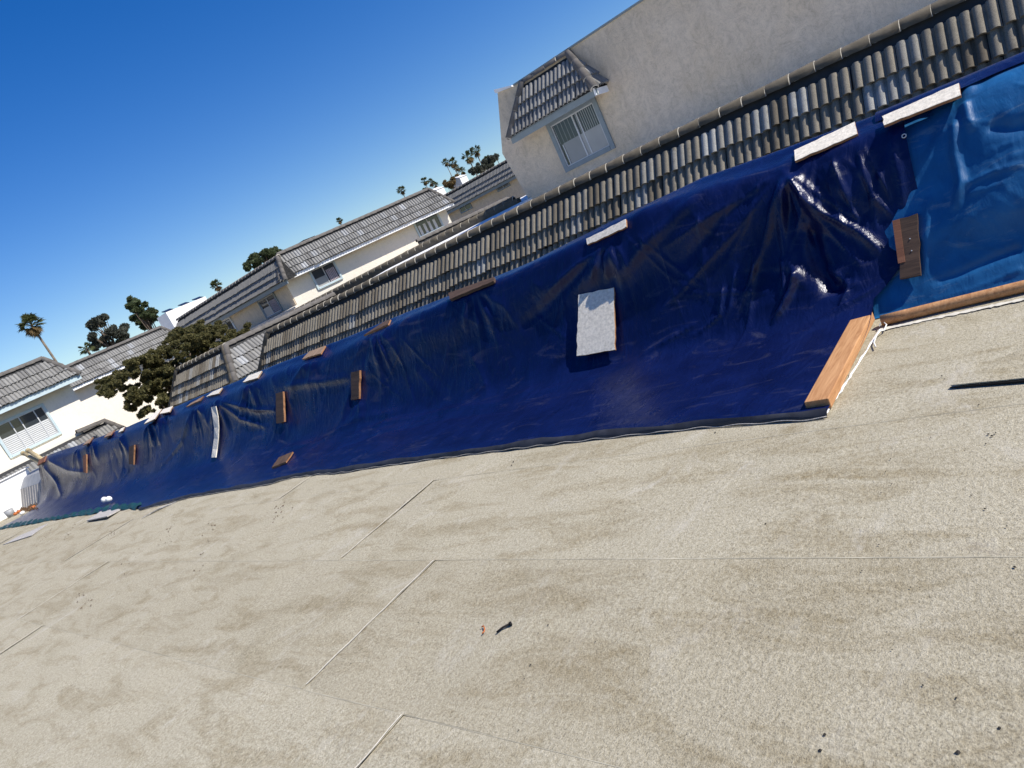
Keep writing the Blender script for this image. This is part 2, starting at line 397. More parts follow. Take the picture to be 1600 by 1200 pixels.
def fold(poly, amp, w, sharp=1.0, fade=.5, uv=False):
    """raise (or sink) the cloth along a polyline; poly in photo pixels or (y, arc) pairs"""
    if uv: P = np.array(poly, float)
    else:
        ij = [pick(*p) for p in poly]; P = np.array([(Yg[a], A[a]) for a in ij])
    L = np.r_[0, np.cumsum(np.linalg.norm(np.diff(P, axis=0), axis=1))]; tot = L[-1]+1e-6
    best = np.full(A.shape, 1e9); tt = np.zeros(A.shape)
    lo = P.min(0)-4*w-.1; hi = P.max(0)+4*w+.35
    r0, r1 = np.searchsorted(ys, lo[0]), np.searchsorted(ys, hi[0])
    if r1 <= r0: return
    Yl, Al = Yg[r0:r1], A[r0:r1]; best = best[r0:r1]; tt = tt[r0:r1]
    for k in range(len(P)-1):
        a, b = P[k], P[k+1]; ab = b-a; l2 = ab@ab+1e-9
        t = np.clip(((Yl-a[0])*ab[0]+(Al-a[1])*ab[1])/l2, 0, 1)
        d = np.hypot(Yl-a[0]-t*ab[0], Al-a[1]-t*ab[1])
        m = d < best; best = np.where(m, d, best); tt = np.where(m, (L[k]+t*(L[k+1]-L[k]))/tot, tt)
    env = np.clip(tt/.12, 0.15, 1)*np.clip((1-tt)/fade, 0, 1)**.7
    prof = np.exp(-(best/w)**(1.15 if sharp > 1 else 2))
    Dsp[r0:r1] += amp*env*prof
# traced folds (photo pixels)
fold([(1222,264),(1250,300),(1282,330),(1344,364),(1405,416)], .060, .035, 2, .12)
fold([(1250,305),(1272,339),(1293,363)], .035, .022, 2, .3)
fold([(1226,272),(1222,340),(1236,420),(1262,452)], .045, .05, 1, .3)
fold([(1262,345),(1275,400),(1300,448),(1335,440)], -.075, .055, 1, .2)
fold([(1321,432),(1326,458),(1312,480)], .035, .02, 2, .3)
fold([(1250,422),(1240,455),(1222,485),(1205,508)], .05, .03, 1, .25)
fold([(1222,405),(1226,440),(1224,470)], .03, .018, 2, .4)
fold([(1285,415),(1322,446),(1350,448)], .03, .02, 1, .3)
fold([(1365,305),(1388,328),(1405,345)], .03, .02, 2, .2)
fold([(1340,225),(1362,300),(1375,380)], .025, .025, 1, .4)
fold([(1395,215),(1410,290),(1412,340)], .04, .03, 1, .3)
fold([(1130,445),(1125,490),(1095,515),(1070,530)], .028, .02, 2, .4)
fold([(1090,500),(1050,530),(1000,556)], .022, .022, 2, .4)
fold([(1150,420),(1140,480),(1120,520)], .022, .02, 2, .4)
fold([(1180,380),(1175,450),(1165,520)], .02, .03, 1, .4)
fold([(1000,350),(930,405),(880,455),(805,522)], -.022, .06, 1, .3)
fold([(985,362),(905,412),(850,462)], .03, .03, 2, .4)
fold([(960,375),(975,400),(990,440)], .02, .02, 2, .5)
fold([(940,380),(935,410),(925,440)], .018, .018, 2, .5)
fold([(1100,300),(1020,370),(960,440)], .03, .06, 1, .4)
fold([(1180,290),(1120,350),(1060,420)], -.03, .07, 1, .4)
fold([(900,600),(840,620),(800,640),(700,652),(600,676),(536,698),(470,733)], -.03, .045, 1, .15)
fold([(860,600),(780,630),(700,640),(600,662),(530,688)], .028, .04, 1, .2)
fold([(1000,560),(900,598),(830,620),(770,660)], .014, .03, 1, .3)
for k in range(9):   # fan of pulls running to the corner timbers
    s = k/8; fold([(1372-90*s, 505+132*s), (1330-100*s-20*random.random(), 520+100*s), (1230-60*s+random.uniform(-20, 20), 590+35*s)], .010+.006*random.random(), .012, 2, .7)
for k in range(6):
    fold([(1400-4*k, 425+4*k), (1340-15*k, 470+8*k), (1260-20*k, 520+12*k)], .010, .012, 2, .7)
# left part folds
fold([(300,645),(285,690),(250,730)], .03, .06, 1, .4)
fold([(440,606),(480,598),(540,590),(600,580)], .022, .06, 1, .4)
fold([(340,625),(400,640),(450,640)], .04, .04, 2, .3)
fold([(342,628),(380,655),(420,668)], .04, .04, 2, .3)
fold([(65,716),(85,745),(95,775)], .06, .08, 2, .2)
fold([(75,716),(110,735),(135,738)], .05, .08, 2, .2)
fold([(640,640),(560,655),(500,690),(440,700),(380,740)], .02, .06, 1, .2)
fold([(500,690),(420,725),(330,760)], .018, .05, 2, .3)
# pulls fanning down from each board on the crest
for (q, am, w_) in [([(1228,268),(1310,320),(1400,372)], .022, .016), ([(1230,270),(1290,352),(1362,432)], .03, .018), ([(1226,270),(1262,372),(1300,470)], .02, .016), ([(1224,270),(1196,370),(1160,470),(1120,530)], .024, .02),
                   ([(1222,270),(1150,360),(1080,440),(1020,500)], .02, .022), ([(1222,268),(1120,330),(1030,390)], .02, .025), ([(1300,240),(1318,300),(1345,350)], .018, .014), ([(1345,222),(1385,290),(1402,335)], .02, .014)]:
    fold(q, am, w_, 2, .35)
for k in range(46):   # long taut crease lines
    y = 1.5+9*random.random()**1.5; a = random.uniform(.45, 1.1); th = random.uniform(-.9, .9); l = random.uniform(.6, 1.5)
    fold([(y, a), (y+l*.5*math.sin(th)+random.uniform(-.04, .04), a+l*.5*math.cos(th)), (y+l*math.sin(th*1.3), a+l*math.cos(th))], random.uniform(.004, .010), random.uniform(.007, .012), 2, .5, True)
def fan(px, py, n, spread, lmin, lmax, amp):
    i, j = pick(px, py); y, a = Yg[i, j], A[i, j]
    for k in range(n):
        th = random.uniform(-spread, spread); l = random.uniform(lmin, lmax)
        p1 = (y+.12*math.sin(th), a+.05); p2 = (y+l*.55*math.sin(th), a+l*.55*math.cos(th)); p3 = (y+l*math.sin(th*.7)*1.1, a+l*math.cos(th*.7))
        fold([p1, p2, p3], amp*random.uniform(.4, 1.2)*random.choice((1, 1, -1)), random.uniform(.018, .05)*(1+y*.06), random.choice((1, 2)), .6, True)
for (px, py, n) in [(1290,240,10),(1240,265,8),(1420,200,5),(950,372,14),(740,455,8),(590,520,12),(492,560,10),(396,596,16),(340,622,16),(310,635,10),(260,648,12),(240,658,14),(190,680,14),(150,690,14),(125,700,12),(70,716,14),(558,602,8),(440,615,8)]:
    fan(px, py, n, 1.1, .3, 1.0, .022)
for k in range(90):  # loose creases everywhere
    y = 1.6+23*random.random()**1.6; a = random.uniform(.45, 2.3); th = random.uniform(-1.0, 1.0)+ (0 if a < 1.4 else 1.2); l = random.uniform(.2, .9)
    fold([(y, a), (y+l*.5*math.sin(th)+random.uniform(-.05, .05), a+l*.5*math.cos(th)), (y+l*math.sin(th), a+l*math.cos(th))], random.uniform(.004, .014)*random.choice((1, 1, -1)), random.uniform(.012, .04)*(1+.05*y), 2, .6, True)
# the cloth is pressed flat under every piece that weighs it down
BOARDS = [
    [(1380,186),(1500,134),(1503,153),(1383,200)],
    [(1242,239),(1337,194),(1341,213),(1244,255)],
    [(918,375),(980,344),(981,356),(920,384)],
    [(906,461),(961,450),(963,547),(903,557)],
    [(1407,343),(1435,335),(1440,431),(1408,437)],
    [(704,461),(775,436),(774,443),(706,471)],
    [(570,526),(600,506),(612,501),(608,509),(578,524)],
    [(474,563),(485,551),(510,542),(503,554)],
    [(552,582),(565,579),(564,623),(552,625)],
    [(434,615),(445,612),(447,659),(435,662)],
    [(426,733),(437,717),(459,708),(448,724)],
    [(381,599),(391,588),(411,581),(404,592)],
    [(324,621),(333,614),(349,607),(343,616)],
    [(292,637),(300,631),(320,620),(314,627)],
    [(251,648),(256,641),(271,636),(266,645)],
    [(226,664),(240,648),(254,640),(243,656)],
    [(186,677),(190,671),(196,668),(193,674)],
    [(163,685),(170,678),(180,673),(174,681)],
    [(130,697),(138,689),(147,684),(140,693)],
    [(204,698),(212,695),(211,726),(204,725)],
    [(132,712),(137,710),(137,739),(133,738)],
    [(60,728),(63,719),(74,713),(70,722)]]
# soft billow
Dsp += .018*np.sin(Yg*1.9+A*1.3)*np.sin(A*2.1+.7)+.010*np.sin(Yg*5.1+2*np.sin(A*2.3))*np.clip(A-.5, 0, 1)
press = np.zeros_like(A)
for qd in BOARDS:
    ij = [pick(*p) for p in qd[:4]]; yy_ = [Yg[a] for a in ij]; aa_ = [A[a] for a in ij]
    dy = np.maximum(np.maximum(min(yy_)-Yg, Yg-max(yy_)), 0); da = np.maximum(np.maximum(min(aa_)-A, A-max(aa_)), 0)
    press = np.maximum(press, np.exp(-(np.hypot(dy, da)/.09)**2))
Dsp = Dsp*(1-.93*press)*np.clip((Yg-(ye0-.02))/.22, .15, 1)
amax = A.max(1, keepdims=True)
taper = np.clip((amax-A)/.10, 0, 1)*np.clip((A-.10)/.45, .06, 1)
rip = .012*np.abs(np.sin(Yg*7.0+3*np.sin(Yg*1.7)))*np.exp(-((amax-A)/.05)**2)
floorc = np.clip(G[..., 2]/.12, .35, 1)
G2 = G+Nrm*(Dsp*taper*floorc+rip)[..., None]
G2[..., 2] = np.maximum(G2[..., 2], .004)
keep_wall = G2[..., 0]
def grid_obj(G, name, mat, parent=None):
    n, m = G.shape[:2]; idx = np.arange(n*m).reshape(n, m)
    Fq = np.stack([idx[:-1, :-1], idx[:-1, 1:], idx[1:, 1:], idx[1:, :-1]], -1).reshape(-1, 4)
    o = bpy.data.objects.new(name, np_mesh(name, G.reshape(-1, 3), Fq, mat)); link(o, parent); return o
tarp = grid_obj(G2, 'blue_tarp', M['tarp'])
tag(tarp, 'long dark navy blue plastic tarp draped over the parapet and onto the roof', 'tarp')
# green hem folded out at the far left
iy0, iy1 = np.searchsorted(ys, 12.9), len(ys)-1
hem = np.zeros((iy1-iy0, 7, 3))
for k, i in enumerate(range(iy0, iy1)):
    for q in range(7):
        t = q/6; e = G2[i, -1]; wv = .015*math.sin(ys[i]*3)+.01*math.sin(ys[i]*9)
        hem[k, q] = (e[0]+(.16+.05*math.sin(ys[i]*.9))*(1-t)-.05*t+wv, ys[i], .055*math.sin(math.pi*min(1, t*.9+.1))*.6+.012+.012*math.sin(ys[i]*11+q))
hemo = grid_obj(hem, 'green_hem', M['green'], tarp)
# thin hem rope along the near bottom edge
hp = []
for i in range(0, np.searchsorted(ys, 12.5), 3):
    e = G2[i, -1]; hp.append((e[0]-.012, Yg[i, -1], .012+.004*math.sin(ys[i]*21)))
MB().tube(hp, .0028, 6).build('hem_rope', M['feltd'], tarp, True)
hb = MB(); vv = []
for i in range(0, np.searchsorted(ys, 12.7), 2):
    e = G2[i, -1]; w_ = .022+.014*math.sin(ys[i]*2.3)+.008*math.sin(ys[i]*9)
    vv += [(e[0]-.006, Yg[i, -1], .004), (e[0]-.004, Yg[i, -1], .026+.006*math.sin(ys[i]*13)), (e[0]+w_+.012, Yg[i, -1], .046+.006*math.sin(ys[i]*7))]
nh = len(vv)//3
hb.add(vv, [(3*k+t, 3*k+t+1, 3*k+t+4, 3*k+t+3) for k in range(nh-1) for t in range(2)]).build('dark_hem', M['hem'], tarp, True)
# grommet
def ring(c, nrm, r, t, mat, parent, name):
    nrm = Vector(nrm).normalized(); a = nrm.orthogonal().normalized(); b = nrm.cross(a); c = Vector(c)
    pts = [c+r*(math.cos(k*math.pi/8)*a+math.sin(k*math.pi/8)*b) for k in range(17)]
    return MB().tube(pts, t, 6, False).build(name, mat, parent, True)

# lighter tarp on the right
def lprof(y):
    c, o = crest(y), outer(y)
    b = max(0, min(1, (1.05-y)/.5))       # belly further from the board
    return [(6.10, o-.20), (6.06, o-.03), (5.97, o+.005), (5.8, (o+c)/2+.02), (5.64, c+.02), (5.50-.03*b, c-.11), (5.36-.05*b, c*.68), (5.22-.06*b, c*.44), (5.09, .26), (4.99, .13), (4.93, .05), (4.90, .02)]
ys_d, A_d, Yg_d, PXv_d = ys, A, Yg, PXv
ys = np.linspace(-2.6, 1.34, 330)
G, A = tarp_grid(ys, lprof)
ye = np.interp(A, [0, .45, .55, 1.1, 1.3, 1.45, 3], [1.12, 1.10, 1.03, 1.05, 1.2, 1.38, 1.44])
tuck = np.clip((G[..., 1]-.75)/.5, 0, 1); G[..., 1] += (ye-1.34)*np.clip((G[..., 1]-.1)/1.24, 0, 1)
Yg = G[..., 1].copy(); NL = normals(G); PX = proj(G)
vis = (NL*(EYE-G)).sum(2) > -.02; PXv = np.where(vis[..., None], PX, 1e6); Dsp = np.zeros_like(A)
fold([(1505,158),(1550,148),(1600,128)], .03, .05, 1, .05)
fold([(1505,155),(1512,185),(1520,205)], .03, .03, 1, .3)
fold([(1490,180),(1488,240),(1500,285),(1490,330)], .045, .03, 1, .2)
fold([(1462,180),(1455,240),(1450,270)], -.035, .05, 1, .3)
fold([(1540,195),(1580,198),(1620,190)], -.025, .05, 1, .05)
fold([(1450,440),(1500,425),(1560,400),(1600,385)], -.02, .03, 1, .05)
fold([(1440,470),(1520,450),(1600,420)], .016, .022, 2, .05)
fold([(1448,300),(1446,380),(1440,430)], .03, .03, 1, .3)
fold([(1500,290),(1550,270),(1600,255)], .014, .02, 2, .2)
for k in range(90):
    y = random.uniform(-1.2, 1.2); a = random.uniform(.4, 1.6); th = random.uniform(.3, 2.2); l = random.uniform(.08, .35)
    fold([(y, a), (y-l*.5*math.sin(th)+random.uniform(-.02, .02), a+l*.5*math.cos(th)), (y-l*math.sin(th), a+l*math.cos(th))], random.uniform(.002, .006), random.uniform(.006, .011), 2, .6, True)
for k in range(40):
    y = random.uniform(-2, 1.2); a = random.uniform(.4, 1.6); th = random.uniform(.7, 1.9); l = random.uniform(.15, .6)
    fold([(y, a), (y-l*math.sin(th), a+l*math.cos(th))], random.uniform(.003, .010), random.uniform(.01, .03), 2, .6, True)
Dsp += .012*np.sin(Yg*3.1+A*2)*np.sin(A*3)
amax = A.max(1, keepdims=True); taper = np.clip((amax-A)/.12, .1, 1)*np.clip((A-.08)/.3, .06, 1)
GL = G+NL*(Dsp*taper*(1-.8*tuck)-.012-.05*tuck)[..., None]; GL[..., 2] = np.maximum(GL[..., 2], .004)
ysf = np.linspace(-2.6, 1.2, 160)
def fprof(y):
    o = outer(y)+.028; c = crest(y); w_ = .03*math.sin(y*7)+.02*math.sin(y*17)
    return [(6.13, o-.22), (6.08, o-.03), (5.98, o), (5.88, o+.0), (5.80+w_*.5, (o+c)/2+.03), (5.75+w_, (o+c)/2+.012)]
GF, _ = tarp_grid(ysf, fprof)
tarp_flap = grid_obj(GF, 'top_flap', M['tarp'], tarp)
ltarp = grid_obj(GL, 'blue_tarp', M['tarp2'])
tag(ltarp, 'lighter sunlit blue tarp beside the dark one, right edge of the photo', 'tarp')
ys, A, Yg, PXv = ys_d, A_d, Yg_d, PXv_d; G = G2
PXv = np.where(((Nrm*(EYE-G2)).sum(2)[..., None] > -.02) & (G2[..., :1] < 5.98), proj(G2), 1e6)
i, j = pick(1412, 212); ring(G2[i, j]+Nrm[i, j]*.012, Nrm[i, j], .013, .004, M['alu'], tarp, 'grommet')

# ================================================================ BOARDS HOLDING THE TARP DOWN
CLOTH = np.concatenate([G2.reshape(-1, 3), GL[::2, ::2].reshape(-1, 3), GF[:, ::2].reshape(-1, 3)])
def surf(px, py):
    i, j = pick(px, py); return G2[i, j], Nrm[i, j]
def slab(quad, thick, mats, name, label, cat, group, lift=.012, jag=.0035, face_name='felt_face', tilt=0.0):
    """quad: 4 photo pixels (going round). The piece lies on the cloth; its top is a separate face layer."""
    S = [surf(*q) for q in quad]; c = np.mean([s[0] for s in S], 0); n = np.mean([s[1] for s in S], 0)+np.array([0, -.6*tilt, tilt]); n /= np.linalg.norm(n)
    # intersect the pixel rays with the board's plane, raised until it clears the cloth beneath
    up = 0.0
    for it in range(3):
        P = np.array([EYE+ray(*q)*(((c+n*up-EYE)@n)/(ray(*q)@n)) for q in quad]); cc = P.mean(0)
        e = P[1]-P[0]; e -= n*(e@n); e /= np.linalg.norm(e); f = np.cross(n, e)
        he = max(abs((p-cc)@e) for p in P); hf = max(abs((p-cc)@f) for p in P)
        d_ = CLOTH-cc; m_ = (np.abs(d_@e) < he*.95) & (np.abs(d_@f) < hf*.95) & (np.abs(d_@n) < .15)
        if m_.any(): up = min(.09, max(-.03, up+np.percentile((d_@n)[m_], 97)))
    lift = .003; c = cc
    loc = [((p-c)@e, (p-c)@f) for p in P]
    out = []
    for k in range(4):
        a, b = np.array(loc[k]), np.array(loc[(k+1) % 4]); m = max(2, int(np.linalg.norm(b-a)/.05))
        for t in range(m):
            p = a+(b-a)*t/m; out.append(p+rng.normal(0, jag, 2)*(1 if t else .4))
    if sum(out[k][0]*out[(k+1) % len(out)][1]-out[(k+1) % len(out)][0]*out[k][1] for k in range(len(out))) < 0: out = out[::-1]
    def prism(z0, z1, s=1.0):
        mb = MB(); N = len(out)
        V = [(p[0]*s, p[1]*s, z0) for p in out]+[(p[0]*s, p[1]*s, z1) for p in out]
        mb.add(V, [tuple(range(N))[::-1], tuple(range(N, 2*N))]+[(k, (k+1) % N, N+(k+1) % N, N+k) for k in range(N)]); return mb
    o = prism(0, thick).build(name, mats[0])
    Mx = Matrix.Identity(4)
    for r_ in range(3): Mx[r_][0] = e[r_]; Mx[r_][1] = f[r_]; Mx[r_][2] = n[r_]; Mx[r_][3] = (c+n*lift)[r_]
    o.matrix_world = Mx; tag(o, label, cat, group)
    if len(mats) > 1: prism(thick+.0006, thick+.004, .995).build(face_name, mats[1], o)
    return o
WB = 'pieces weighing down the tarp'
slab([(1380,186),(1500,134),(1503,153),(1383,200)], .016, (M['woodc'], M['felt']), 'felted_board', 'longest white felted board lying along the parapet top, at the right', 'board', WB, .03)
slab([(1242,239),(1337,194),(1341,213),(1244,255)], .016, (M['woodc'], M['felt']), 'felted_board', 'white felted board on the parapet top beside the dark fold peak', 'board', WB, .03)
slab([(918,375),(980,344),(981,356),(920,384)], .016, (M['woodc'], M['felt']), 'felted_board', 'white felted board at the parapet top above the upright white board', 'board', WB, .03)
slab([(906,461),(961,450),(963,547),(903,557)], .016, (M['woodc'], M['felt']), 'felted_board', 'large white felted board standing upright on the middle of the dark tarp', 'board', WB, .02, tilt=.11)
bb = slab([(1407,343),(1435,335),(1440,431),(1408,437)], .022, (M['woodd'],), 'dark_board', 'short dark brown board nailed upright where the two tarps meet', 'board', WB, .03)
for (px, py) in [((1425),(368)), ((1425),(393))]:
    s, n = surf(px-6, py); 
# sunlit edge painted as a redder strip, and nails, on that board
bx = [v.co for v in bb.data.vertices]; xs = [v.x for v in bx]; yy = [v.y for v in bx]
MB().box(min(xs)+.003, min(xs)+(max(xs)-min(xs))*.30, min(yy)+.02+(max(yy)-min(yy))*.22, max(yy)-.004, .0225, .026).build('lit_edge_strip', M['woodr'], bb)
for q in (.42, .62): MB().tube([(min(xs)+(max(xs)-min(xs))*.6, min(yy)+(max(yy)-min(yy))*q, .02), (min(xs)+(max(xs)-min(xs))*.6, min(yy)+(max(yy)-min(yy))*q, .027)], .004, 8).build('nail', M['alu'], bb)
slab([(704,461),(775,436),(774,443),(706,471)], .035, (M['woodd'],), 'dark_board', 'dark brown plank lying on the parapet top, left of the white boards', 'board', WB, .02)
slab([(570,526),(600,506),(612,501),(608,509),(578,524)][:4], .02, (M['woodc'], M['woodd']), 'brown_board', 'brown board on the parapet top, next plank left of the dark one', 'board', WB, .02, face_name='weathered_face')
slab([(474,563),(485,551),(510,542),(503,554)], .02, (M['woodc'], M['woodt']), 'brown_board', 'small brown board on the parapet top above the upright brown board', 'board', WB, .02, face_name='weathered_face')
slab([(552,582),(565,579),(564,623),(552,625)], .03, (M['woodc'], M['woodd']), 'batten', 'short upright brown batten on the tarp, right of the other brown batten', 'batten', WB, .02, face_name='weathered_face')
slab([(434,615),(445,612),(447,659),(435,662)], .03, (M['woodc'], M['woodd']), 'batten', 'upright dark brown batten on the tarp between white strip and brown batten', 'batten', WB, .02, face_name='weathered_face')
slab([(426,733),(437,717),(459,708),(448,724)], .02, (M['woodc'], M['woodd']), 'brown_board', 'small brown plywood piece lying low on the tarp near its lower edge', 'board', WB, .015, face_name='weathered_face')
slab([(381,599),(391,588),(411,581),(404,592)], .02, (M['woodt'], M['felt']), 'felted_board', 'small white board on the parapet top at the corner of the tile roofs', 'board', WB, .02)
slab([(324,621),(333,614),(349,607),(343,616)], .02, (M['woodt'], M['felt']), 'felted_board', 'small white board on the parapet top just above the long white strip', 'board', WB, .02)
slab([(292,637),(300,631),(320,620),(314,627)], .02, (M['woodr'], M['woodt']), 'brown_board', 'thin brown board on the parapet top between two small white boards', 'board', WB, .02, face_name='weathered_face')
slab([(251,648),(256,641),(271,636),(266,645)], .02, (M['woodt'], M['felt']), 'felted_board', 'smaller of two adjoining white boards on the parapet below the bush', 'board', WB, .02)
slab([(226,664),(240,648),(254,640),(243,656)], .02, (M['woodt'], M['felt']), 'felted_board', 'larger of two adjoining white boards on the parapet below the bush', 'board', WB, .02)
slab([(186,677),(190,671),(196,668),(193,674)], .02, (M['woodt'], M['felt']), 'felted_board', 'tiny white board on the parapet top left of the bush', 'board', WB, .02)
slab([(163,685),(170,678),(180,673),(174,681)], .02, (M['woodr'], M['woodt']), 'brown_board', 'tiny brown board on the parapet top next to the tiny white board', 'board', WB, .02, face_name='weathered_face')
slab([(130,697),(138,689),(147,684),(140,693)], .02, (M['woodr'], M['woodt']), 'brown_board', 'small tan board on the parapet top near its far end', 'board', WB, .02, face_name='weathered_face')
slab([(204,698),(212,695),(211,726),(204,725)], .03, (M['woodc'], M['woodd']), 'batten', 'narrow upright brown batten on the tarp, second from the far end', 'batten', WB, .03, face_name='weathered_face')
slab([(132,712),(137,710),(137,739),(133,738)], .03, (M['woodc'], M['woodr']), 'batten', 'narrow upright reddish batten nearest the far end of the tarp', 'batten', WB, .03, face_name='weathered_face')
slab([(60,728),(63,719),(74,713),(70,722)], .03, (M['woodr'], M['woodr']), 'brown_board', 'reddish block on the parapet at the far end of the tarp', 'board', WB, .03, face_name='weathered_face')
# long curved white strip: follows the cloth
mb = MB(); pts = []
for (a, b) in [((334,636),(341,634)), ((336,652),(344,651)), ((338,668),(345,668)), ((338,685),(344,686)), ((336,702),(342,703)), ((334,716),(341,716))]:
    (s0, n0), (s1, n1) = surf(*a), surf(*b); pts += [s0+n0*.03, s1+n1*.03, s1+n1*.045, s0+n0*.045]
for k in range(5): 
    q = 4*k
    mb.add([pts[q+t] for t in range(8)], [(3,2,6,7),(0,4,5,1),(0,3,7,4),(1,5,6,2)])
mb.add(pts[:4], [(0,1,2,3)]); mb.add(pts[-4:], [(3,2,1,0)])
tag(mb.build('white_strip', M['felt']), 'long bent white strip hanging down the tarp at the left', 'strip', WB)

# corner timbers at the near end of the tarp
t1 = MB()
a, b = onz(1250, 640), onz(1355, 498)   # left side of flat timber
c_, d_ = onz(1290, 645), onz(1372, 500)
def rot_prism(p0, p1, w, h, z0, side):
    p0, p1 = np.array(p0[:2]), np.array(p1[:2]); e = (p1-p0)/np.linalg.norm(p1-p0); f = np.array([-e[1], e[0]])*side
    q = [p0, p1, p1+f*w, p0+f*w]
    return MB().hexa([(*k, z0) for k in q]+[(*k, z0+h) for k in q]) if side > 0 else MB().hexa([(*k, z0) for k in q[::-1]]+[(*k, z0+h) for k in q[::-1]])
o = rot_prism((3.60, 1.365), (4.90, 1.375), .135, .062, .012, 1).build('timber', M['wood']); bevel(o, .006)
tag(o, 'fresh flat timber laid across the tarp end at its near corner', 'timber')
p0, p1 = onz(1378, 503, .03), onz(1640, 440, .03)
pts = [p0+(p1-p0)*t for t in np.linspace(0, 1.55, 10)]
o = MB().tube([(p[0], p[1], .04) for p in pts], .036, 12).build('round_edged_timber', M['wood'], None, True)
o.matrix_world = Matrix.Identity(4)
tag(o, 'long brown round-edged timber along the foot of the lighter tarp', 'timber')
# white foam and cord squeezed out beside the timbers
def ribbon(path, w, name, mat, parent=None, h=.012):
    mb = MB(); V = []
    for k, p in enumerate(path):
        p = np.array(p[:2]); q = np.array(path[min(k+1, len(path)-1)][:2]); r = np.array(path[max(k-1, 0)][:2]); t = q-r; t /= np.linalg.norm(t)+1e-9; f = np.array([-t[1], t[0]])
        ww = w*random.uniform(.55, 1.25); V += [(*(p-f*ww), .009), (*(p-f*ww*.4), h*random.uniform(.6, 1.2)), (*(p+f*ww*.4), h*random.uniform(.6, 1.2)), (*(p+f*ww), .009)]
    Fs = [(4*k+i, 4*k+i+1, 4*k+i+5, 4*k+i+4) for k in range(len(path)-1) for i in range(3)]
    return mb.add(V, Fs).build(name, mat, parent, True)
path = [np.array(onz(1290+ (1375-1290)*t, 651+(517-651)*t))+[0, rng.normal(0, .0025), 0] for t in np.linspace(0, 1, 26)]
tag(ribbon(path, .008, 'foam_bead', M['foam'], None, .014), 'ragged white foam bead along the flat timber', 'foam')
path = [onz(1375+(1640-1375)*t, 517+(461-517)*t) for t in np.linspace(0, 1, 60)]
tag(ribbon(path, .022, 'foam_strip', M['coat'], None, .011), 'pale strip of coating along the foot of the round-edged timber', 'coating')
cp = [onz(1377,514), onz(1382,508), onz(1388,511), onz(1384,518), onz(1379,523), onz(1374,530), onz(1368,538), onz(1371,545)]
cp = [(p[0]-.02, p[1], .03+.012*math.sin(k*1.7)) for k, p in enumerate(cp)]
tag(MB().tube(cp, .0045, 6).build('cord', M['cord'], None, True), 'thin white cord looped at the joint of the two timbers', 'cord')

# ================================================================ LOOSE THINGS ON THE ROOF
def sheet(quad, lift, name, label, cat, mats, thick=.006):
    P = [np.array(onz(*q)) for q in quad]; N = 10; V = []
    top = []
    for a in range(N+1):
        for b in range(N+1):
            s, t = a/N, b/N
            p = (P[0]*(1-s)+P[1]*s)*(1-t)+(P[3]*(1-s)+P[2]*s)*t
            z = .012+lift*(1-t)**1.6*(.55+.45*s)+.003*math.sin(s*9)*math.sin(t*7)
            top.append((p[0]+.006*math.sin(t*17)*(a in (0, N)), p[1]+.005*math.sin(s*23)*(b in (0, N)), z))
    W = N+1; V = top+[(x, y, z-thick) for x, y, z in top]; Q = W*W; Fs = []
    for a in range(N):
        for b in range(N): q = a*W+b; Fs += [(q, q+W, q+W+1, q+1), (Q+q, Q+q+1, Q+q+W+1, Q+q+W)]
    for a in range(N):
        Fs += [(a*W, Q+a*W, Q+(a+1)*W, (a+1)*W), (a*W+N, (a+1)*W+N, Q+(a+1)*W+N, Q+a*W+N), (a, a+1, Q+a+1, Q+a), (N*W+a, Q+N*W+a, Q+N*W+a+1, N*W+a+1)]
    o = MB().add(V, Fs).build(name, mats[0], None, False); tag(o, label, cat)
    return o
o = sheet([(1487,607),(1720,588),(1700,500),(1545,560)], .016, 'loose_felt_sheet', 'loose felt patch with a lifted front edge, its shadow painted dark, right side of roof', 'felt patch', (M['roof'],))
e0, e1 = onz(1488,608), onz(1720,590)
MB().hexa([(*e0[:2], .004),(*e1[:2], .004),(e1[0]+.012, e1[1]+.004, .004),(e0[0]+.006, e0[1]+.01, .004),(*e0[:2], .011),(*e1[:2], .021),(e1[0]+.012, e1[1]+.004, .020),(e0[0]+.006, e0[1]+.01, .010)]).build('edge_shadow', M['black'], o)  # black strip painted in for the shadow under the lifted edge
o = sheet([(137,816),(170,811),(204,787),(168,792)], .05, 'loose_board', 'grey board lying on the roof just off the green tarp hem', 'board', (M['feltd'],), .02)
o = sheet([(5,852),(50,838),(76,818),(30,838)], .012, 'loose_board', 'flat weathered sheet on the roof at the far left edge', 'board', (M['feltd'],), .012)
o = sheet([(222,811),(245,799),(277,784),(252,793)], .02, 'loose_board', 'narrow weathered strip on the roof below the end of the green hem', 'board', (M['feltd'],), .012)
# bolt and thread
p = onz(787, 984); q = onz(798, 979)
o = MB().tube([onz(778,991)+[0,0,.012], p+[0,0,.013], q+[0,0,.014]], [.005,.005,.006], 8).build('bolt', M['black'], None, True)
MB().tube([q+[0,0,.014], q+(q-p)*.3+[0,0,.014]], .010, 8).build('bolt_head', M['black'], o, True); tag(o, 'rusty dark bolt lying on the bare roof in the foreground', 'bolt')
pts = [onz(*k)+[0,0,.012] for k in [(754,983),(757,981),(759,985),(758,990),(755,993)]]
tag(MB().tube(pts, .0035, 6).build('thread', M['orange'], None, True), 'short orange thread next to the dark bolt', 'thread')
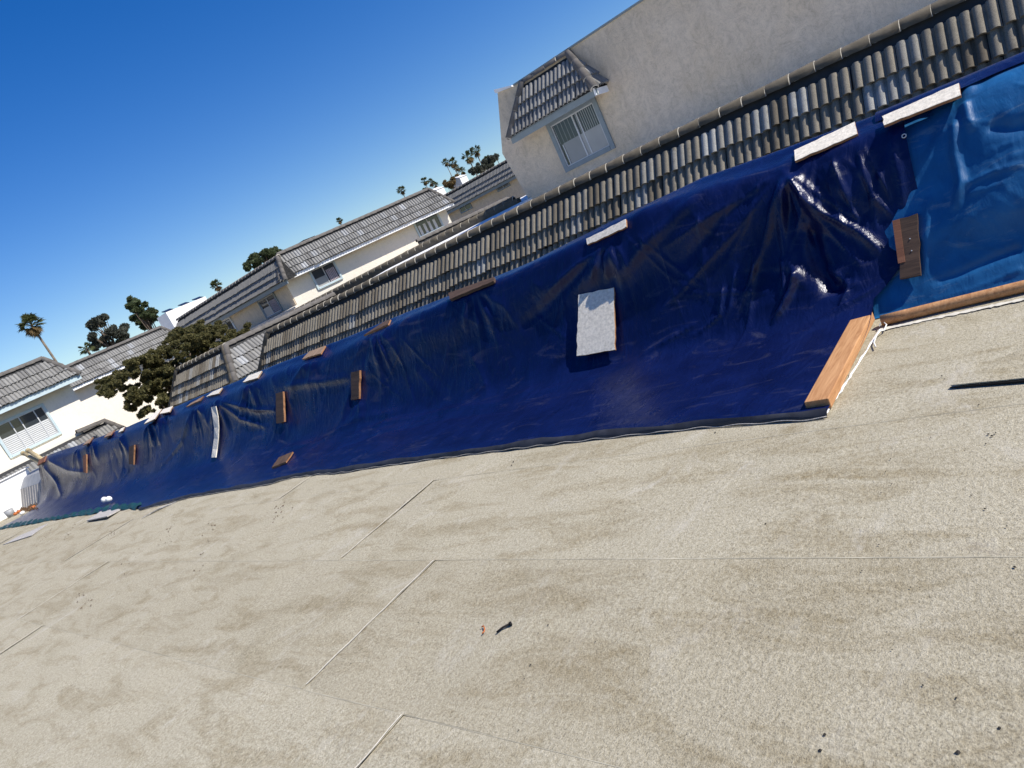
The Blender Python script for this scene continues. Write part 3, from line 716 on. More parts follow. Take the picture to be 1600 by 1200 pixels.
# crumbs of tar
mb = MB()
def crumb(c, r):
    r = r*.55; a = rng.uniform(.6, 1.3, (6,)); th = random.uniform(0, 3)
    V = [(c[0]+r*a[k]*math.cos(th+k*1.256), c[1]+r*a[k]*math.sin(th+k*1.256), .006) for k in range(5)]+[(c[0]+r*.2, c[1], .006+r*.8)]
    mb.add(V, [(k, (k+1) % 5, 5) for k in range(5)])
for (px, py, r) in [(857,978,.010),(842,991,.007),(1290,1150,.012),(1283,1175,.012),(1498,1178,.014),(1562,1140,.010),(1495,1093,.007),(1545,680,.010),(1550,683,.012),(1556,678,.008),(1541,695,.007),(1530,634,.008),(1455,685,.007),(1392,719,.009),(1374,853,.007),(1518,776,.007),(1540,797,.009),(1574,824,.007),(1586,888,.010),(1197,820,.008),(1472,589,.01),(1476,594,.008),(803,722,.015),(800,728,.013),(1118,677,.012),(655,974,.006),(745,898,.006),(830,1040,.008),(1190,1000,.006)]:
    crumb(onz(px, py), r)
for k in range(260):
    crumb((random.uniform(.2, 4.2), random.uniform(.1, 16), 0), random.uniform(.0025, .007))
tag(mb.build('tar_crumbs', M['crumb']), 'scattered dark tar crumbs over the roof surface', 'debris', kind='stuff')
# dirt streaks / leaf litter by the far tarp edge
mb = MB()
for (px, py, n, L) in [(260,1010-170,26,.5),(440,800,22,.3),(330,830,16,.4),(110,830,30,.9),(70,840,20,.8),(180,830,18,.6),(130,930,10,.25),(145,938,8,.2),(205,880,8,.4),(310,880,8,.3)]:
    c = onz(px, py)
    for k in range(n):
        t = random.uniform(-L, L); q = (c[0]+rng.normal(0, .05)+t*.45, c[1]+t*1.0+rng.normal(0, .05)); l = random.uniform(.012, .045); th = random.uniform(-.6, .9)
        dx, dy = math.sin(th)*l, math.cos(th)*l
        mb.add([(q[0], q[1], .007), (q[0]+dx, q[1]+dy, .009), (q[0]+dx*.6+.012, q[1]+dy*.6, .016)], [(0, 1, 2)])
tag(mb.build('leaf_litter', M['soil']), 'brown leaf litter strewn on the roof near the tarp edge', 'litter', kind='stuff')
# white cups on the hem
for (px, py, lb) in [(163,781,'left one of two white plastic cups on the green tarp hem'), (170,780,'right one of two white plastic cups on the green tarp hem')]:
    c = onz(px, py, .12); mb = MB().tube([(c[0], c[1]-.05, c[2]), (c[0]+.01, c[1]+.05, c[2]), (c[0]+.015, c[1]+.11, c[2])], [.05, .06, .04], 10); tag(mb.build('plastic_cup', M['white'], None, True), lb, 'cup', 'white cups on the hem')
# pumpkins and bucket in the far corner
def ball(c, r, mat, name, ribs=8, sq=.8, parent=None):
    V = []; nu, nv = 24, 12
    for a in range(nv+1):
        ph = math.pi*a/nv
        for b in range(nu):
            th = 2*math.pi*b/nu; rr = r*(1-.09*abs(math.sin(ribs*th/2))*math.sin(ph))*(1-.18*math.exp(-(ph/.35)**2)*0)
            V.append((c[0]+rr*math.sin(ph)*math.cos(th), c[1]+rr*math.sin(ph)*math.sin(th), c[2]+r*sq*math.cos(ph)*(1-.15*math.exp(-(ph/.5)**2))))
    Fs = [(a*nu+b, (a+1)*nu+b, (a+1)*nu+(b+1) % nu, a*nu+(b+1) % nu) for a in range(nv) for b in range(nu)]
    o = MB().add(V, Fs).build(name, mat, parent, True)
    MB().tube([(c[0], c[1], c[2]+r*sq*.78), (c[0]+.02, c[1], c[2]+r*sq*1.15)], [.02, .014], 6).build('stem', M['bark'], o); return o
for (px, py, r, mt, lb) in [(22,800,.085,'orange','leftmost small orange pumpkin in the roof corner'),(27,797,.09,'orange','second small orange pumpkin from the bucket'),(50,791,.11,'orange','larger orange pumpkin at the right end of the pile'),(33,799,.10,'white','white pumpkin among the orange ones in the roof corner')]:
    c = onz(px, py, .12); tag(ball((c[0], c[1], .62*r), r*.75, M[mt], 'pumpkin'), lb, 'pumpkin', 'pumpkins in the far corner')
c = onz(15, 801, .15)
o = MB().tube([(c[0], c[1], .02), (c[0], c[1], .25), (c[0], c[1], .25), (c[0], c[1], .08)], [.11, .14, .12, .1], 16).build('bucket', M['metal'], None, True); tag(o, 'grey bucket standing in the corner beside the pumpkins', 'bucket')
c = onz(38, 788, .1); o = MB().tube([(c[0], c[1], .01), (c[0], c[1], .3), (c[0], c[1], .36), (c[0], c[1], .42)], [.09, .09, .04, .035], 12).build('bottle', M['white'], None, True); tag(o, 'white plastic jug against the grey parapet panel', 'jug')
mb = MB()
for k in range(160):
    c = onz(random.uniform(18, 60), random.uniform(790, 800), 0); l = random.uniform(.04, .14); th = random.uniform(0, 6)
    if c[1] > 27.8 or c[0] > 5.1: continue
    mb.add([(c[0], c[1], .01), (c[0]+l*math.cos(th), c[1]+l*math.sin(th), .02), (c[0]+l*.5, c[1], random.uniform(.05, .16))], [(0, 1, 2)])
tag(mb.build('leaf_litter', M['soil']), 'brown dead leaves heaped in the roof corner by the pumpkins', 'litter', kind='stuff')
# two pipes sticking up behind the parapet end
for (a, b, r, lb) in [((36,708),(62,722),.06,'yellow-brown pipe end leaning over the parapet, left one of two'), ((44,704),(66,718),.065,'yellow-brown pipe end leaning over the parapet, right one of two')]:
    p, q = onx(*a, 6.05), onx(*b, 6.0); q2 = q+(q-p)*.5; d = (p-q)/np.linalg.norm(p-q)
    o = MB().tube([q2, p], r, 12).build('pipe', M['pipe'], None, True); MB().tube([p-d*.10, p+d*.02, p+d*.02, p-d*.02], [r*1.25, r*1.25, r*.8, r*.7], 12).build('pipe_collar', M['pipe'], o); tag(o, lb, 'pipe', 'pipes by the parapet end')
# ================================================================ TILES AND MANSARD ROOFS
EXPO, BP, PIT = .39, .152, R(60)
def tile_mesh(name, nb, mat, seed):
    r_ = random.Random(seed); mb = MB()
    prof = []
    for k in range(nb):
        o = k*BP; joint = (k % 2 == 1)
        prof += [(o, .004)]+[(o+.014, .0)]
        for q in range(7):
            th = math.pi*(1-q/6); h = .054*math.sin(th); x = o+.076+.060*math.cos(th)
            if joint and q in (4, 5): h += .006
            prof.append((x, h+.002))
        prof += [(o+.138, .0)]
    prof.append((nb*BP, .004)); n = len(prof); L = EXPO+.035
    V = [(x, L-.0, z+.004) for x, z in prof]+[(x, 0, z+.062) for x, z in prof]+[(x, .006, z+.004) for x, z in prof]
    Fs = [(i, n+i, n+i+1, i+1) for i in range(n-1)]
    me = mb.add(V, Fs).add([], []) 
    mb.add([V[n+i] for i in range(n)]+[V[2*n+i] for i in range(n)], [(i, n+i, n+i+1, i+1) for i in range(n-1)])
    m = mb.mesh(name, mat, False)
    sm = [True]*(n-1)+[False]*(n-1); m.polygons.foreach_set('use_smooth', sm); return m
TM = {}
for key, mt in (('n', 'tile'), ('f', 'tilef')):
    for nb in (1, 2): TM[key, nb] = tile_mesh('tile', nb, M[mt], 3)
def cap_mesh(name, mat, r0=.108, r1=.130, L=.43):
    mb = MB(); n = 9; V = []
    for (x, r) in ((0, r0), (L, r1), (L+.012, r1-.035), (L-.05, r1-.035)):
        V += [(x, r*math.cos(math.pi*(-.08+1.16*k/(n-1))), r*math.sin(math.pi*(-.08+1.16*k/(n-1)))) for k in range(n)]
    Fs = [(s*n+k, s*n+k+1, (s+1)*n+k+1, (s+1)*n+k) for s in range(3) for k in range(n-1)]
    m = mb.add(V, Fs).mesh(name, mat, True); m.materials.append(M['lit_lip']); m.polygons.foreach_set('material_index', [0]*(n-1)+[1]*(n-1)+[0]*(n-1))  # paler mortared lip: sunlight on the cap ends put into colour
    m.polygons.foreach_set('use_smooth', [True]*(n-1)+[False]*(2*(n-1))); return m
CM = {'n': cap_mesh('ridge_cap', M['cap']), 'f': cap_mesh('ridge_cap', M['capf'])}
Z3 = np.array([0, 0, 1.0])
def frame_matrix(ex, ey, ez, o):
    m = Matrix.Identity(4)
    for r_ in range(3): m[r_][0] = ex[r_]; m[r_][1] = ey[r_]; m[r_][2] = ez[r_]; m[r_][3] = o[r_]
    return m
def sub(name, mesh, parent, mat4):
    o = bpy.data.objects.new(name, mesh); link(o, parent); o.matrix_world = mat4 if parent is None else mat4
    if parent is not None:
        o.matrix_parent_inverse = Matrix.Identity(4); o.matrix_basis = PINV[parent.name] @ mat4
    return o
PINV = {}
def setp(o, world=None):
    """remember the world inverse of a parent so that children can be given in world space"""
    PINV[o.name] = (world or o.matrix_basis).inverted(); return o
def child(o, parent):
    o.parent = parent; o.matrix_basis = PINV[parent.name]; return o
def caps(p0, p1, nrm, key, parent, expo=.39):
    p0, p1 = np.array(p0), np.array(p1); L = np.linalg.norm(p1-p0); e = (p1-p0)/L
    nrm = np.array(nrm, float); nrm -= e*(nrm@e); nrm /= np.linalg.norm(nrm); b = np.cross(nrm, e)
    n = max(1, int(round(L/expo))); st = L/n
    for k in range(n):
        tl = rng.normal(0, .012); ee = e+nrm*(.03+rng.normal(0, .008))*-1+b*tl; ee /= np.linalg.norm(ee); bb = np.cross(nrm, ee); bb /= np.linalg.norm(bb); nn = np.cross(ee, bb)
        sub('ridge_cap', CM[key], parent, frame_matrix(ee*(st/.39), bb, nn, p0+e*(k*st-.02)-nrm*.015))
def mansard(bld, O, n, L, zr, rows=3, hipA=True, hipB=True, key='n', individual=True, fascia='trim', fh=.2, capA=True, ridge=True, thing_name='mansard_roof', back=True, hipcaps=True):
    """O: ridge start in plan, n: outward normal, e = left to right seen from outside"""
    n = np.array([n[0], n[1], 0.0]); n /= np.linalg.norm(n); e = np.cross(Z3, n); O = np.array([O[0], O[1], zr], float)
    cp, sp = math.cos(PIT), math.sin(PIT); w = -n*cp+Z3*sp; N = n*sp+Z3*cp
    T = rows*EXPO+.23; run = T*cp; O = O+Z3*.05
    def P(a, t, h=0): return O+e*a-w*t+N*h
    hA, hB = (cp if hipA else 0), (cp if hipB else 0)
    A0, B0 = P(0, .0, -.03), P(L, .0, -.03); A1, B1 = P(-hA*T, T, -.03), P(L+hB*T, T, -.03)
    if back: mb = MB().hexa([A1-n*.25*0+Z3*-.0-n*run*.98, B1-n*run*.98, B1, A1, A0-n*.02, B0-n*.02, B0, A0][0:4]+[A0-n*.02, B0-n*.02, B0, A0])
    else: mb = MB().add([A1, B1, B0, A0], [(0, 1, 2, 3)])
    rf = mb.build(thing_name, M['deck']); child(rf, bld); PINV[rf.name] = Matrix.Identity(4)
    PINV[rf.name] = Matrix.Identity(4)
    rf.matrix_basis = PINV[bld.name]
    big = MB()
    for r_ in range(rows):
        tb = .23+(r_+1)*EXPO; tm = tb-EXPO*.5
        a0, a1 = -hA*tm+.02, L+hB*tm-.02
        off = 0.0; a = a0; k = 0
        while a < a1-.5*BP:
            nb = 2 if a+2*BP <= a1+.6*BP else 1
            js = rng.normal(0, .008, 3); js[1] += .03*(rng.random() < .03)
            mt = frame_matrix(e, w, N, P(a+js[0], tb+js[1], .002+abs(js[2])*.5))
            if individual: sub('tile', TM[key, nb], rf, mt)
            else:
                m = TM[key, nb]; R3 = np.array(mt)[:3]
                V = np.array([v.co[:] for v in m.vertices])@R3[:, :3].T+R3[:, 3]
                big.add(V, [tuple(p.vertices) for p in m.polygons])
            a += nb*BP
    if not individual:
        o = big.build('tiles', M['tile' if key == 'n' else 'tilef']); o.parent = rf; tag(o, kind='stuff')
    if ridge: caps(P(0, -.04, .0)-n*.03, P(L, -.04, .0)-n*.03, Z3, key, rf)
    if hipA and hipcaps: caps(P(0, .0, .03), P(-hA*T, T, .03), N-e*.6, key, rf)
    if hipB and hipcaps: caps(P(L, .0, .03), P(L+hB*T, T, .03), N+e*.6, key, rf)
    # fascia board under the eave
    f0, f1 = P(-hA*T, T, 0)-n*.03, P(L+hB*T, T, 0)-n*.03
    fz = f0[2]
    q = [f0-n*.05, f1-n*.05, f1, f0]
    fo = MB().hexa([k-Z3*fh for k in q]+[k+Z3*.012 for k in q]).build('fascia', M[fascia]); child(fo, bld)
    # returns of the fascia round the hip ends
    for hip, pt, sg in ((hipA, f0, -1), (hipB, f1, 1)):
        if hip and hipcaps and sg > 99:
            q = [pt-n*.052, pt-n*.052-n*run, pt-n*.052-n*run-e*sg*.04, pt-n*.052-e*sg*.04]
            rt = MB().hexa([k-Z3*fh for k in q]+[k+Z3*.01 for k in q]).build('fascia', M['fasciaw' if fascia != 'trim' else fascia]); child(rt, bld)
    # hip end faces
    for hip, sg, Lx in ((hipA, -1, 0), (hipB, 1, L)):
        if hip:
            a, b_, c2 = P(Lx, 0, -.03), P(Lx+sg*hA*T if sg < 0 else Lx+hB*T, T, -.03), None
            c2 = b_-n*run; fo2 = MB().add([a, b_, c2], [(0, 1, 2) if sg > 0 else (0, 2, 1)]).build('hip_end', M['deck']); child(fo2, bld)
    return dict(O=O, e=e, n=n, run=run, eave_z=fz-fh, P=P)
def fbox(o, e, n, a0, a1, z0, z1, d0, d1):
    o = np.array([o[0], o[1], 0.0])
    q = [o+e*a0+n*d1, o+e*a1+n*d1, o+e*a1+n*d0, o+e*a0+n*d0]
    return MB().hexa([k+Z3*z0 for k in q]+[k+Z3*z1 for k in q])
def window(bld, o, e, n, a0, a1, z0, z1, kind='dark', tw=.09, trim='trim', half=None):
    """trimmed sliding window on a facade: o facade origin, distances along e"""
    m = fbox(o, e, n, a0, a1, z0, z1, .0, .012); w = m.build('window', M['glass']); child(w, bld); PINV[w.name] = Matrix.Identity(4)
    def part(nm, mb, mt): k = mb.build(nm, M[mt], w); return k
    for (b0, b1, c0, c1) in ((a0-tw, a0, z0-tw, z1+tw), (a1, a1+tw, z0-tw, z1+tw)): bevel(part('frame', fbox(o, e, n, b0, b1, c0, c1, .0, .07), trim), .006)
    bevel(part('frame', fbox(o, e, n, a0+.001, a1-.001, z1, z1+tw, .0, .068), trim), .006); bevel(part('sill', fbox(o, e, n, a0+.001, a1-.001, z0-tw, z0, .0, .085), trim), .006)
    mid = (a0+a1)/2; s = .03
    for (b0, b1, c0, c1) in ((a0, a0+s, z0, z1), (mid-s*.7, mid+s*.7, z0, z1), (a1-s, a1, z0, z1)): part('sash', fbox(o, e, n, b0+.001, b1-.001, c0+s, c1-s, .0125, .045), 'alu')
    part('sash', fbox(o, e, n, a0, a1, z0+.001, z0+s, .0125, .04), 'alu'); part('sash', fbox(o, e, n, a0, a1, z1-s, z1-.001, .0125, .04), 'alu')
    if kind == 'blinds':
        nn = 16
        for k in range(9):  # slats stop at mid-height; bare dark glass above stands for eave shade
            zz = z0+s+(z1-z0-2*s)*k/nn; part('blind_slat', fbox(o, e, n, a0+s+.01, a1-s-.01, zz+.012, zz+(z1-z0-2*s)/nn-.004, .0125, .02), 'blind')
        part('sash', fbox(o, e, n, (a0+mid)/2+.1, (a0+mid)/2+.14, z0+s, z1-s, .021, .04), 'alu'); part('sash', fbox(o, e, n, (a1+mid)/2+.1, (a1+mid)/2+.14, z0+s, z1-s, .021, .04), 'alu')
    if kind == 'curtain':
        part('pane', fbox(o, e, n, a0+s, mid-s, z0+s, z0+(z1-z0)*.5, .0125, .018), 'screen')
        for k in range(6):
            t0 = mid+.1+k*(a1-mid-.16)/6; part('curtain', fbox(o, e, n, t0, t0+.055, z0+.05, z1-.25, .0125, .024), 'curtain')
    if kind == 'half':
        part('screen_panel', fbox(o, e, n, a0+.16, mid-s, z0+s, z0+(z1-z0)*.52, .0125, .018), 'pane_grey'); part('screen_panel', fbox(o, e, n, mid+s, a1-s, z0+s, z0+(z1-z0)*.52, .0125, .022), 'screen')
        for k in range(9):
            t0 = mid+.09+k*(a1-mid-.14)/9; part('vertical_blind', fbox(o, e, n, t0, t0+.02, z0+(z1-z0)*.5, z1-s-.01, .0125, .016), 'screen')
        for k in range(5):
            t0 = a0+.06+k*.13; part('vertical_blind', fbox(o, e, n, t0, t0+.014, z0+(z1-z0)*.53, z1-s-.01, .0125, .016), 'pane_grey')
        part('sash', fbox(o, e, n, mid+.14, mid+.175, z0+s, z1-s, .0225, .04), 'alu'); part('sash', fbox(o, e, n, a0+.12, a0+.15, z0+s, z0+(z1-z0)*.5, .0225, .04), 'alu')
    if kind == 'bars':
        for k in range(4): t0 = a0+.1+k*(a1-a0-.2)/4; part('curtain', fbox(o, e, n, t0, t0+.16, z0+.04, z1-.35, .0125, .02), 'blind')
    return w
def building(name, loc, label, cat='building'):
    b = empty(name, loc); tag(b, label, cat); PINV[b.name] = Matrix.Translation(Vector(loc)).inverted(); return b
nX, nY = np.array([-1.0, 0, 0]), np.array([0, -1.0, 0])

# ---- near building across the gap
nb_ = building('apartment_building', (14, 9, -6.2), 'low neighbouring building with long brown barrel-tile mansard and white flat roof behind the tarp')
md = mansard(nb_, (12.0, 20.6), nX, 24.6, 1.62, 3, True, False, 'n')
child(MB().box(11.75, 21.0, -4, 20.9, -6.2, .35).build('wall', M['stucco']), nb_)
child(MB().box(12.12, 21.2, -4, 13.2, 1.0, 1.45).build('flat_roof', M['white']), nb_)
child(MB().hexa([(12.12,13.2,1.0),(21.2,13.2,1.0),(21.2,20.3,1.0),(12.12,20.3,1.0),(12.12,13.2,1.56),(21.2,13.2,2.12),(21.2,20.3,2.12),(12.12,20.3,1.56)]).build('sloped_roof', M['white']), nb_)
rr = MB().hexa([(18.3,14,1.5),(18.5,14,1.5),(17.3,27,1.5),(17.1,27,1.5),(18.3,14,2.10),(18.5,14,2.10),(17.3,27,2.02),(17.1,27,2.02)]).build('rear_kerb', M['cap']); child(rr, nb_); PINV[rr.name] = Matrix.Identity(4)
caps((17.2,27,2.03), (18.4,14.2,2.12), Z3, 'n', rr)

# ---- left neighbouring wing
lw = building('apartment_building', (13, 26, -6.2), 'small tile-roofed wing behind the parapet, right of the big bush')
mansard(lw, (12.0, 28.0), nX, 4.35, 1.86, 3, True, True, 'n', fh=.24)
mansard(lw, (12.02, 23.62), nY, 5.2, 1.86, 3, True, False, 'f', fascia='fascia', fh=.24)  # sunny side: fascia paler than the other, sunlight put into its paint
child(MB().box(11.9, 17.3, 23.55, 28.1, -6.2, .66).build('wall', M['stucco']), lw)
child(MB().box(12.02, 17.2, 23.7, 28.0, 1.2, 1.84).build('flat_roof', M['white']), lw)

# ---- big tan stucco building
sb = building('stucco_building', (21, 5, -6.2), 'large tan stucco building with one sliding window under a small tile mansard')
W = [(13.33,1.2),(13.33,1.83),(13.54,3.5),(12.78,5.08),(12.2,4.98),(8.0,4.98),(-8,4.98),(-8,1.2)]
V = [(18.0, y, z) for y, z in W]+[(24.0, y, z) for y, z in W]; k = len(W)
child(MB().add(V, [tuple(range(k)), tuple(range(2*k-1, k-1, -1))]+[(i, k+i, k+(i+1) % k, (i+1) % k) for i in range(k)]).build('wall', M['stucco']), sb)
child(MB().box(17.96, 18.3, -8, 12.15, 4.982, 5.03).build('roof_edge', M['trim']), sb)
child(MB().hexa([(17.95,12.2,4.985),(18.4,12.2,4.985),(18.4,12.83,5.09),(17.95,12.83,5.09),(17.95,12.2,5.03),(18.4,12.2,5.03),(18.4,12.83,5.20),(17.95,12.83,5.20)]).build('corner_flashing', M['white']), sb)
mansard(sb, (18.0, 11.85), nX, 1.75, 4.86, 3, True, True, 'f', fascia='trim', fh=.18, back=True)
# right hip face: a few tiles, fascia painted white for its sunlit side
mansard(sb, (17.99, 10.09), nY, .02, 4.86, 3, True, False, 'f', fascia='fasciaw', fh=.178, ridge=False, thing_name='hip_roof', back=False, hipcaps=False)
window(sb, (18.0, 11.55), -np.array([0, 1.0, 0]), nX, .02, 1.55, 2.24, 3.48, 'half', .13)

# ---- L-shaped second-storey block behind
lb = building('apartment_building', (26, 36, -6.2), 'long two-sided block with shaded and sunlit wings under grey tile mansards')
mansard(lb, (20.55, 44.2), nX, 13.3, 4.78, 3, False, True, 'f', individual=False, fascia='trim', fh=.2)
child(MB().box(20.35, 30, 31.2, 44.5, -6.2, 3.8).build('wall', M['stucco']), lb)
window(lb, (20.35, 34.3), -np.array([0, 1.0, 0]), nX, .1, 1.75, 2.45, 3.4, 'curtain', .09)
window(lb, (20.35, 39.2), -np.array([0, 1.0, 0]), nX, .1, 1.4, 2.45, 3.4, 'dark', .09, 'fasciaw')
nl = np.array([-math.sin(R(20)), -math.cos(R(20)), 0]); el = np.cross(Z3, nl)
mansard(lb, np.array([20.75, 31.1]), nl, 9.3, 4.90, 3, True, True, 'f', fascia='fasciaw', fh=.17)  # fascia white against the shaded wing's grey: sunlight put into its colour
wo = np.array([20.75, 31.1, 0])+nl*.05
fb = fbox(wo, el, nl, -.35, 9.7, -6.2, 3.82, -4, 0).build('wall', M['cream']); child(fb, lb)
window(lb, wo, el, nl, 1.05, 2.35, 2.62, 3.55, 'curtain', .09, 'fascia')
window(lb, wo, el, nl, 7.55, 9.05, 2.8, 3.72, 'bars', .09, 'fascia')
vt = MB().box(22.9, 23.5, 31.5, 32.1, 4.7, 5.15).build('roof_vent', M['metal']); child(vt, lb); child(MB().box(22.8, 23.6, 31.4, 32.2, 5.152, 5.22).build('vent_cap', M['deck']), lb)
child(MB().hexa([(19.6,30.2,2.0),(20.34,30.2,2.0),(20.34,44.4,2.0),(19.6,44.4,2.0),(19.6,30.2,2.28),(20.34,30.2,2.33),(20.34,44.4,2.33),(19.6,44.4,2.28)]).build('ledge', M['felt']), lb)

# lower lit mansard strip in front of it
ls = building('low_wing', (26, 22, -6.2), 'low wing with one visible row of sunlit tiles, left of the tan stucco building')
mansard(ls, np.array([22.9, 23.75]), nl, 5.4, 2.42, 2, False, True, 'f', fascia='fascia', fh=.15)
child(fbox((22.9, 23.75), el, nl, -.1, 5.7, -6.2, 1.4, -5, 0).build('wall', M['stucco']), ls)

# ---- left house and the one behind it
def ly(p, y): return ony(*p, y)
lh = building('apartment_building', (6, 38, -6.2), 'nearest house at the far left, sunlit cream wall, blinds in its wide window')
YL = 34.0
mansard(lh, (-4, YL+.45), nY, 14.0, 4.78, 3, False, True, 'f', fascia='fascia', fh=.22)
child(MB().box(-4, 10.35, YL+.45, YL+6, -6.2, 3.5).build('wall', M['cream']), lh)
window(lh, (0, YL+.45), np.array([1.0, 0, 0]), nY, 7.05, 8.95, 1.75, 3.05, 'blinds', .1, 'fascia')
child(MB().box(-4, 10.4, YL+.05, YL+.44, .9, 1.42).build('base_ledge', M['cream']), lh)
mansard(lh, (-4, YL-.1), nY, 14.6, 1.25, 3, False, True, 'f', fascia='fascia', fh=.2, ridge=False, thing_name='lower_mansard_roof')
rf2 = MB().box(9.6, 10.5, YL-.2, YL+.02, 1.3, 1.45).build('ridge_stub', M['capf']); child(rf2, lh); PINV[rf2.name] = Matrix.Identity(4)
caps((9.4, YL-.1, 1.45), (10.6, YL-.1, 1.35), Z3, 'f', rf2)

h2 = building('apartment_building', (15, 48, -6.2), 'house between the left house and the shaded wing, half hidden by the bush')
mansard(h2, (5, 44.6), nY, 14.6, 4.80, 3, False, True, 'f', fascia='fasciaw', fh=.17)
child(MB().box(5, 20.3, 44.55, 50, -6.2, 3.6).build('wall', M['cream']), h2)
window(h2, (0, 44.55), np.array([1.0, 0, 0]), nY, 8.2, 9.8, 2.3, 3.3, 'dark', .09, 'fascia')
# rooftop unit with panels on top
ru = empty('rooftop_unit', (19, 46, 4.7)); PINV[ru.name] = Matrix.Translation((-19, -46, -4.7)); tag(ru, 'white rooftop equipment box with dark tilted panels above the grey tiles', 'rooftop unit')
c0, c1 = ony(258, 497, 46.5), ony(316, 466, 46.5)
ztop = .5*(ony(264, 487, 46.2)[2]+ony(316, 465, 46.2)[2])
child(MB().box(c0[0], c1[0], 46.0, 47.6, 4.5, ztop).build('casing', M['white']), ru)
for (t, hgt) in ((.1, .1), (.5, .16), (.86, .22)):
    xx = c0[0]+(c1[0]-c0[0])*t; z = ztop+.004
    child(MB().hexa([(xx-.3,46.05,z),(xx+.3,46.05,z),(xx+.3,46.5,z+.12),(xx-.3,46.5,z+.12),(xx-.3,46.05,z+.04),(xx+.3,46.05,z+.04),(xx+.3,46.5,z+.18),(xx-.3,46.5,z+.18)]).build('panel', M['panelblk']), ru)

# ---- far house on the right
fr = building('apartment_building', (46, 37, -6.2), 'far shaded house with two small windows, left of the tan stucco building')
mansard(fr, (42.2, 44), nX, 18, 5.25, 3, False, False, 'f', individual=False, fascia='trim', fh=.2)
child(MB().box(42.0, 50, 25, 44, -6.2, 4.2).build('wall', M['stucco']), fr)
for (p0, p1) in (((712,312),(737,325)), ((772,283),(796,290))):
    a, b = onx(*p0, 42), onx(*p1, 42)
    window(fr, (42.0, 44), -np.array([0, 1.0, 0]), nX, 44-a[1], 44-b[1]+.05, b[2]+.02, b[2]+1.02, 'dark', .07, 'trim')

# ================================================================ TREES
def leaf_cloud(centers, radii, count, size, asp=2.2, flat=.75, seed=1, droop=.0):
    r_ = np.random.default_rng(seed); centers = np.array(centers); radii = np.array(radii)
    p = radii**2; k = r_.choice(len(centers), count, p=p/p.sum())
    d = r_.normal(size=(count, 3)); d /= np.linalg.norm(d, axis=1, keepdims=True); rad = r_.uniform(.35, 1, count)**.5*r_.uniform(.85, 1.12, count)
    C = centers[k]+d*(radii[k]*rad)[:, None]*np.array([1, 1, flat])
    a = r_.normal(size=(count, 3)); a[:, 2] -= droop; a /= np.linalg.norm(a, axis=1, keepdims=True)
    b = np.cross(a, r_.normal(size=(count, 3))); b /= np.linalg.norm(b, axis=1, keepdims=True)
    s = size*r_.uniform(.6, 1.4, count)[:, None]
    V = np.stack([C-b*s*.5, C+a*s*asp*.5, C+b*s*.5, C-a*s*asp*.5], 1).reshape(-1, 3)
    return V, np.arange(count*4).reshape(-1, 4)
def tree(name, base, trunk_top, clumps, count, size, mat, label, cat='tree', group=None, seed=1, flat=.75, asp=2.2, tr=.18):
    t = empty(name, base); tag(t, label, cat, group); inv = Matrix.Translation(Vector(base)).inverted()
    mb = MB(); b = np.array(base, float); tp = np.array(trunk_top, float)
    mid = (b+tp)/2+np.array([.15, -.1, 0]); mb.tube([b, mid, tp], [tr, tr*.75, tr*.45], 8)
    for c, r_ in clumps[:14]:
        c = np.array(c); st = mid+(tp-mid)*random.uniform(.2, 1); mb.tube([st, (st+c)/2+[0, 0, .1*r_], c], [tr*.35, tr*.25, tr*.08], 5)
    o = mb.build('trunk', M['bark'], t, True); o.matrix_basis = inv
    V, Fq = leaf_cloud([c for c, _ in clumps], [r for _, r in clumps], count, size, asp, flat, seed)
    o = bpy.data.objects.new('crown', np_mesh('crown', V, Fq, mat, False)); link(o, t); o.matrix_basis = inv
    return t
def px_clumps(spec, plane, val, depth=.0, jit=.3):
    out = []
    for (px, py, rpx) in spec:
        f = (ony if plane == 'y' else onx); p = f(px, py, val); q = f(px+rpx, py, val) ; r_ = np.linalg.norm(ony(px, py-rpx, val)-p) if plane == 'y' else np.linalg.norm(f(px, py-rpx, val)-p)
        k_ = 1+rng.normal(0, depth)/np.linalg.norm(p-EYE); out.append((EYE+(p-EYE)*k_, r_*k_))
    return out
spec = []
# big bush: traced lobes
for (px, py, r_) in [(190,612,22),(210,590,20),(225,610,24),(250,580,22),(245,612,22),(262,600,20),(275,560,20),(290,585,20),(300,545,18),(318,560,18),(322,530,16),(300,520,12),(325,512,9),(345,540,16),(365,530,12),(378,524,9),(205,632,18),(235,635,20),(262,632,14),(180,602,14),(170,600,9),(215,570,12),(233,562,13),(255,550,12),(285,530,13),(345,555,16),(312,585,14),(225,645,14),(250,648,12),(210,645,10)]:
    spec.append((px, py, r_))
poly = [(155,600),(185,583),(215,558),(250,538),(290,508),(325,503),(345,518),(385,513),(402,525),(380,545),(345,558),(300,578),(284,592),(275,628),(258,642),(235,657),(205,642),(195,617),(165,615)]
def inside(x, y):
    r_ = False
    for k in range(len(poly)):
        (xa, ya), (xb_, yb_) = poly[k], poly[k-1]
        if (ya > y) != (yb_ > y) and x < (xb_-xa)*(y-ya)/(yb_-ya)+xa: r_ = not r_
    return r_
spec = []
while len(spec) < 170:
    x, y = random.uniform(155, 402), random.uniform(503, 657)
    if inside(x, y): spec.append((x, y, random.uniform(7, 13)))
cl = px_clumps(spec, 'y', 31.0, 1.0)
cl2 = []
for c, r_ in cl:
    for k in range(4):
        d = rng.normal(0, 1, 3); d /= np.linalg.norm(d); cl2.append((c+d*r_*.85*np.array([1, 1.3, .8]), r_*random.uniform(.3, .6)))
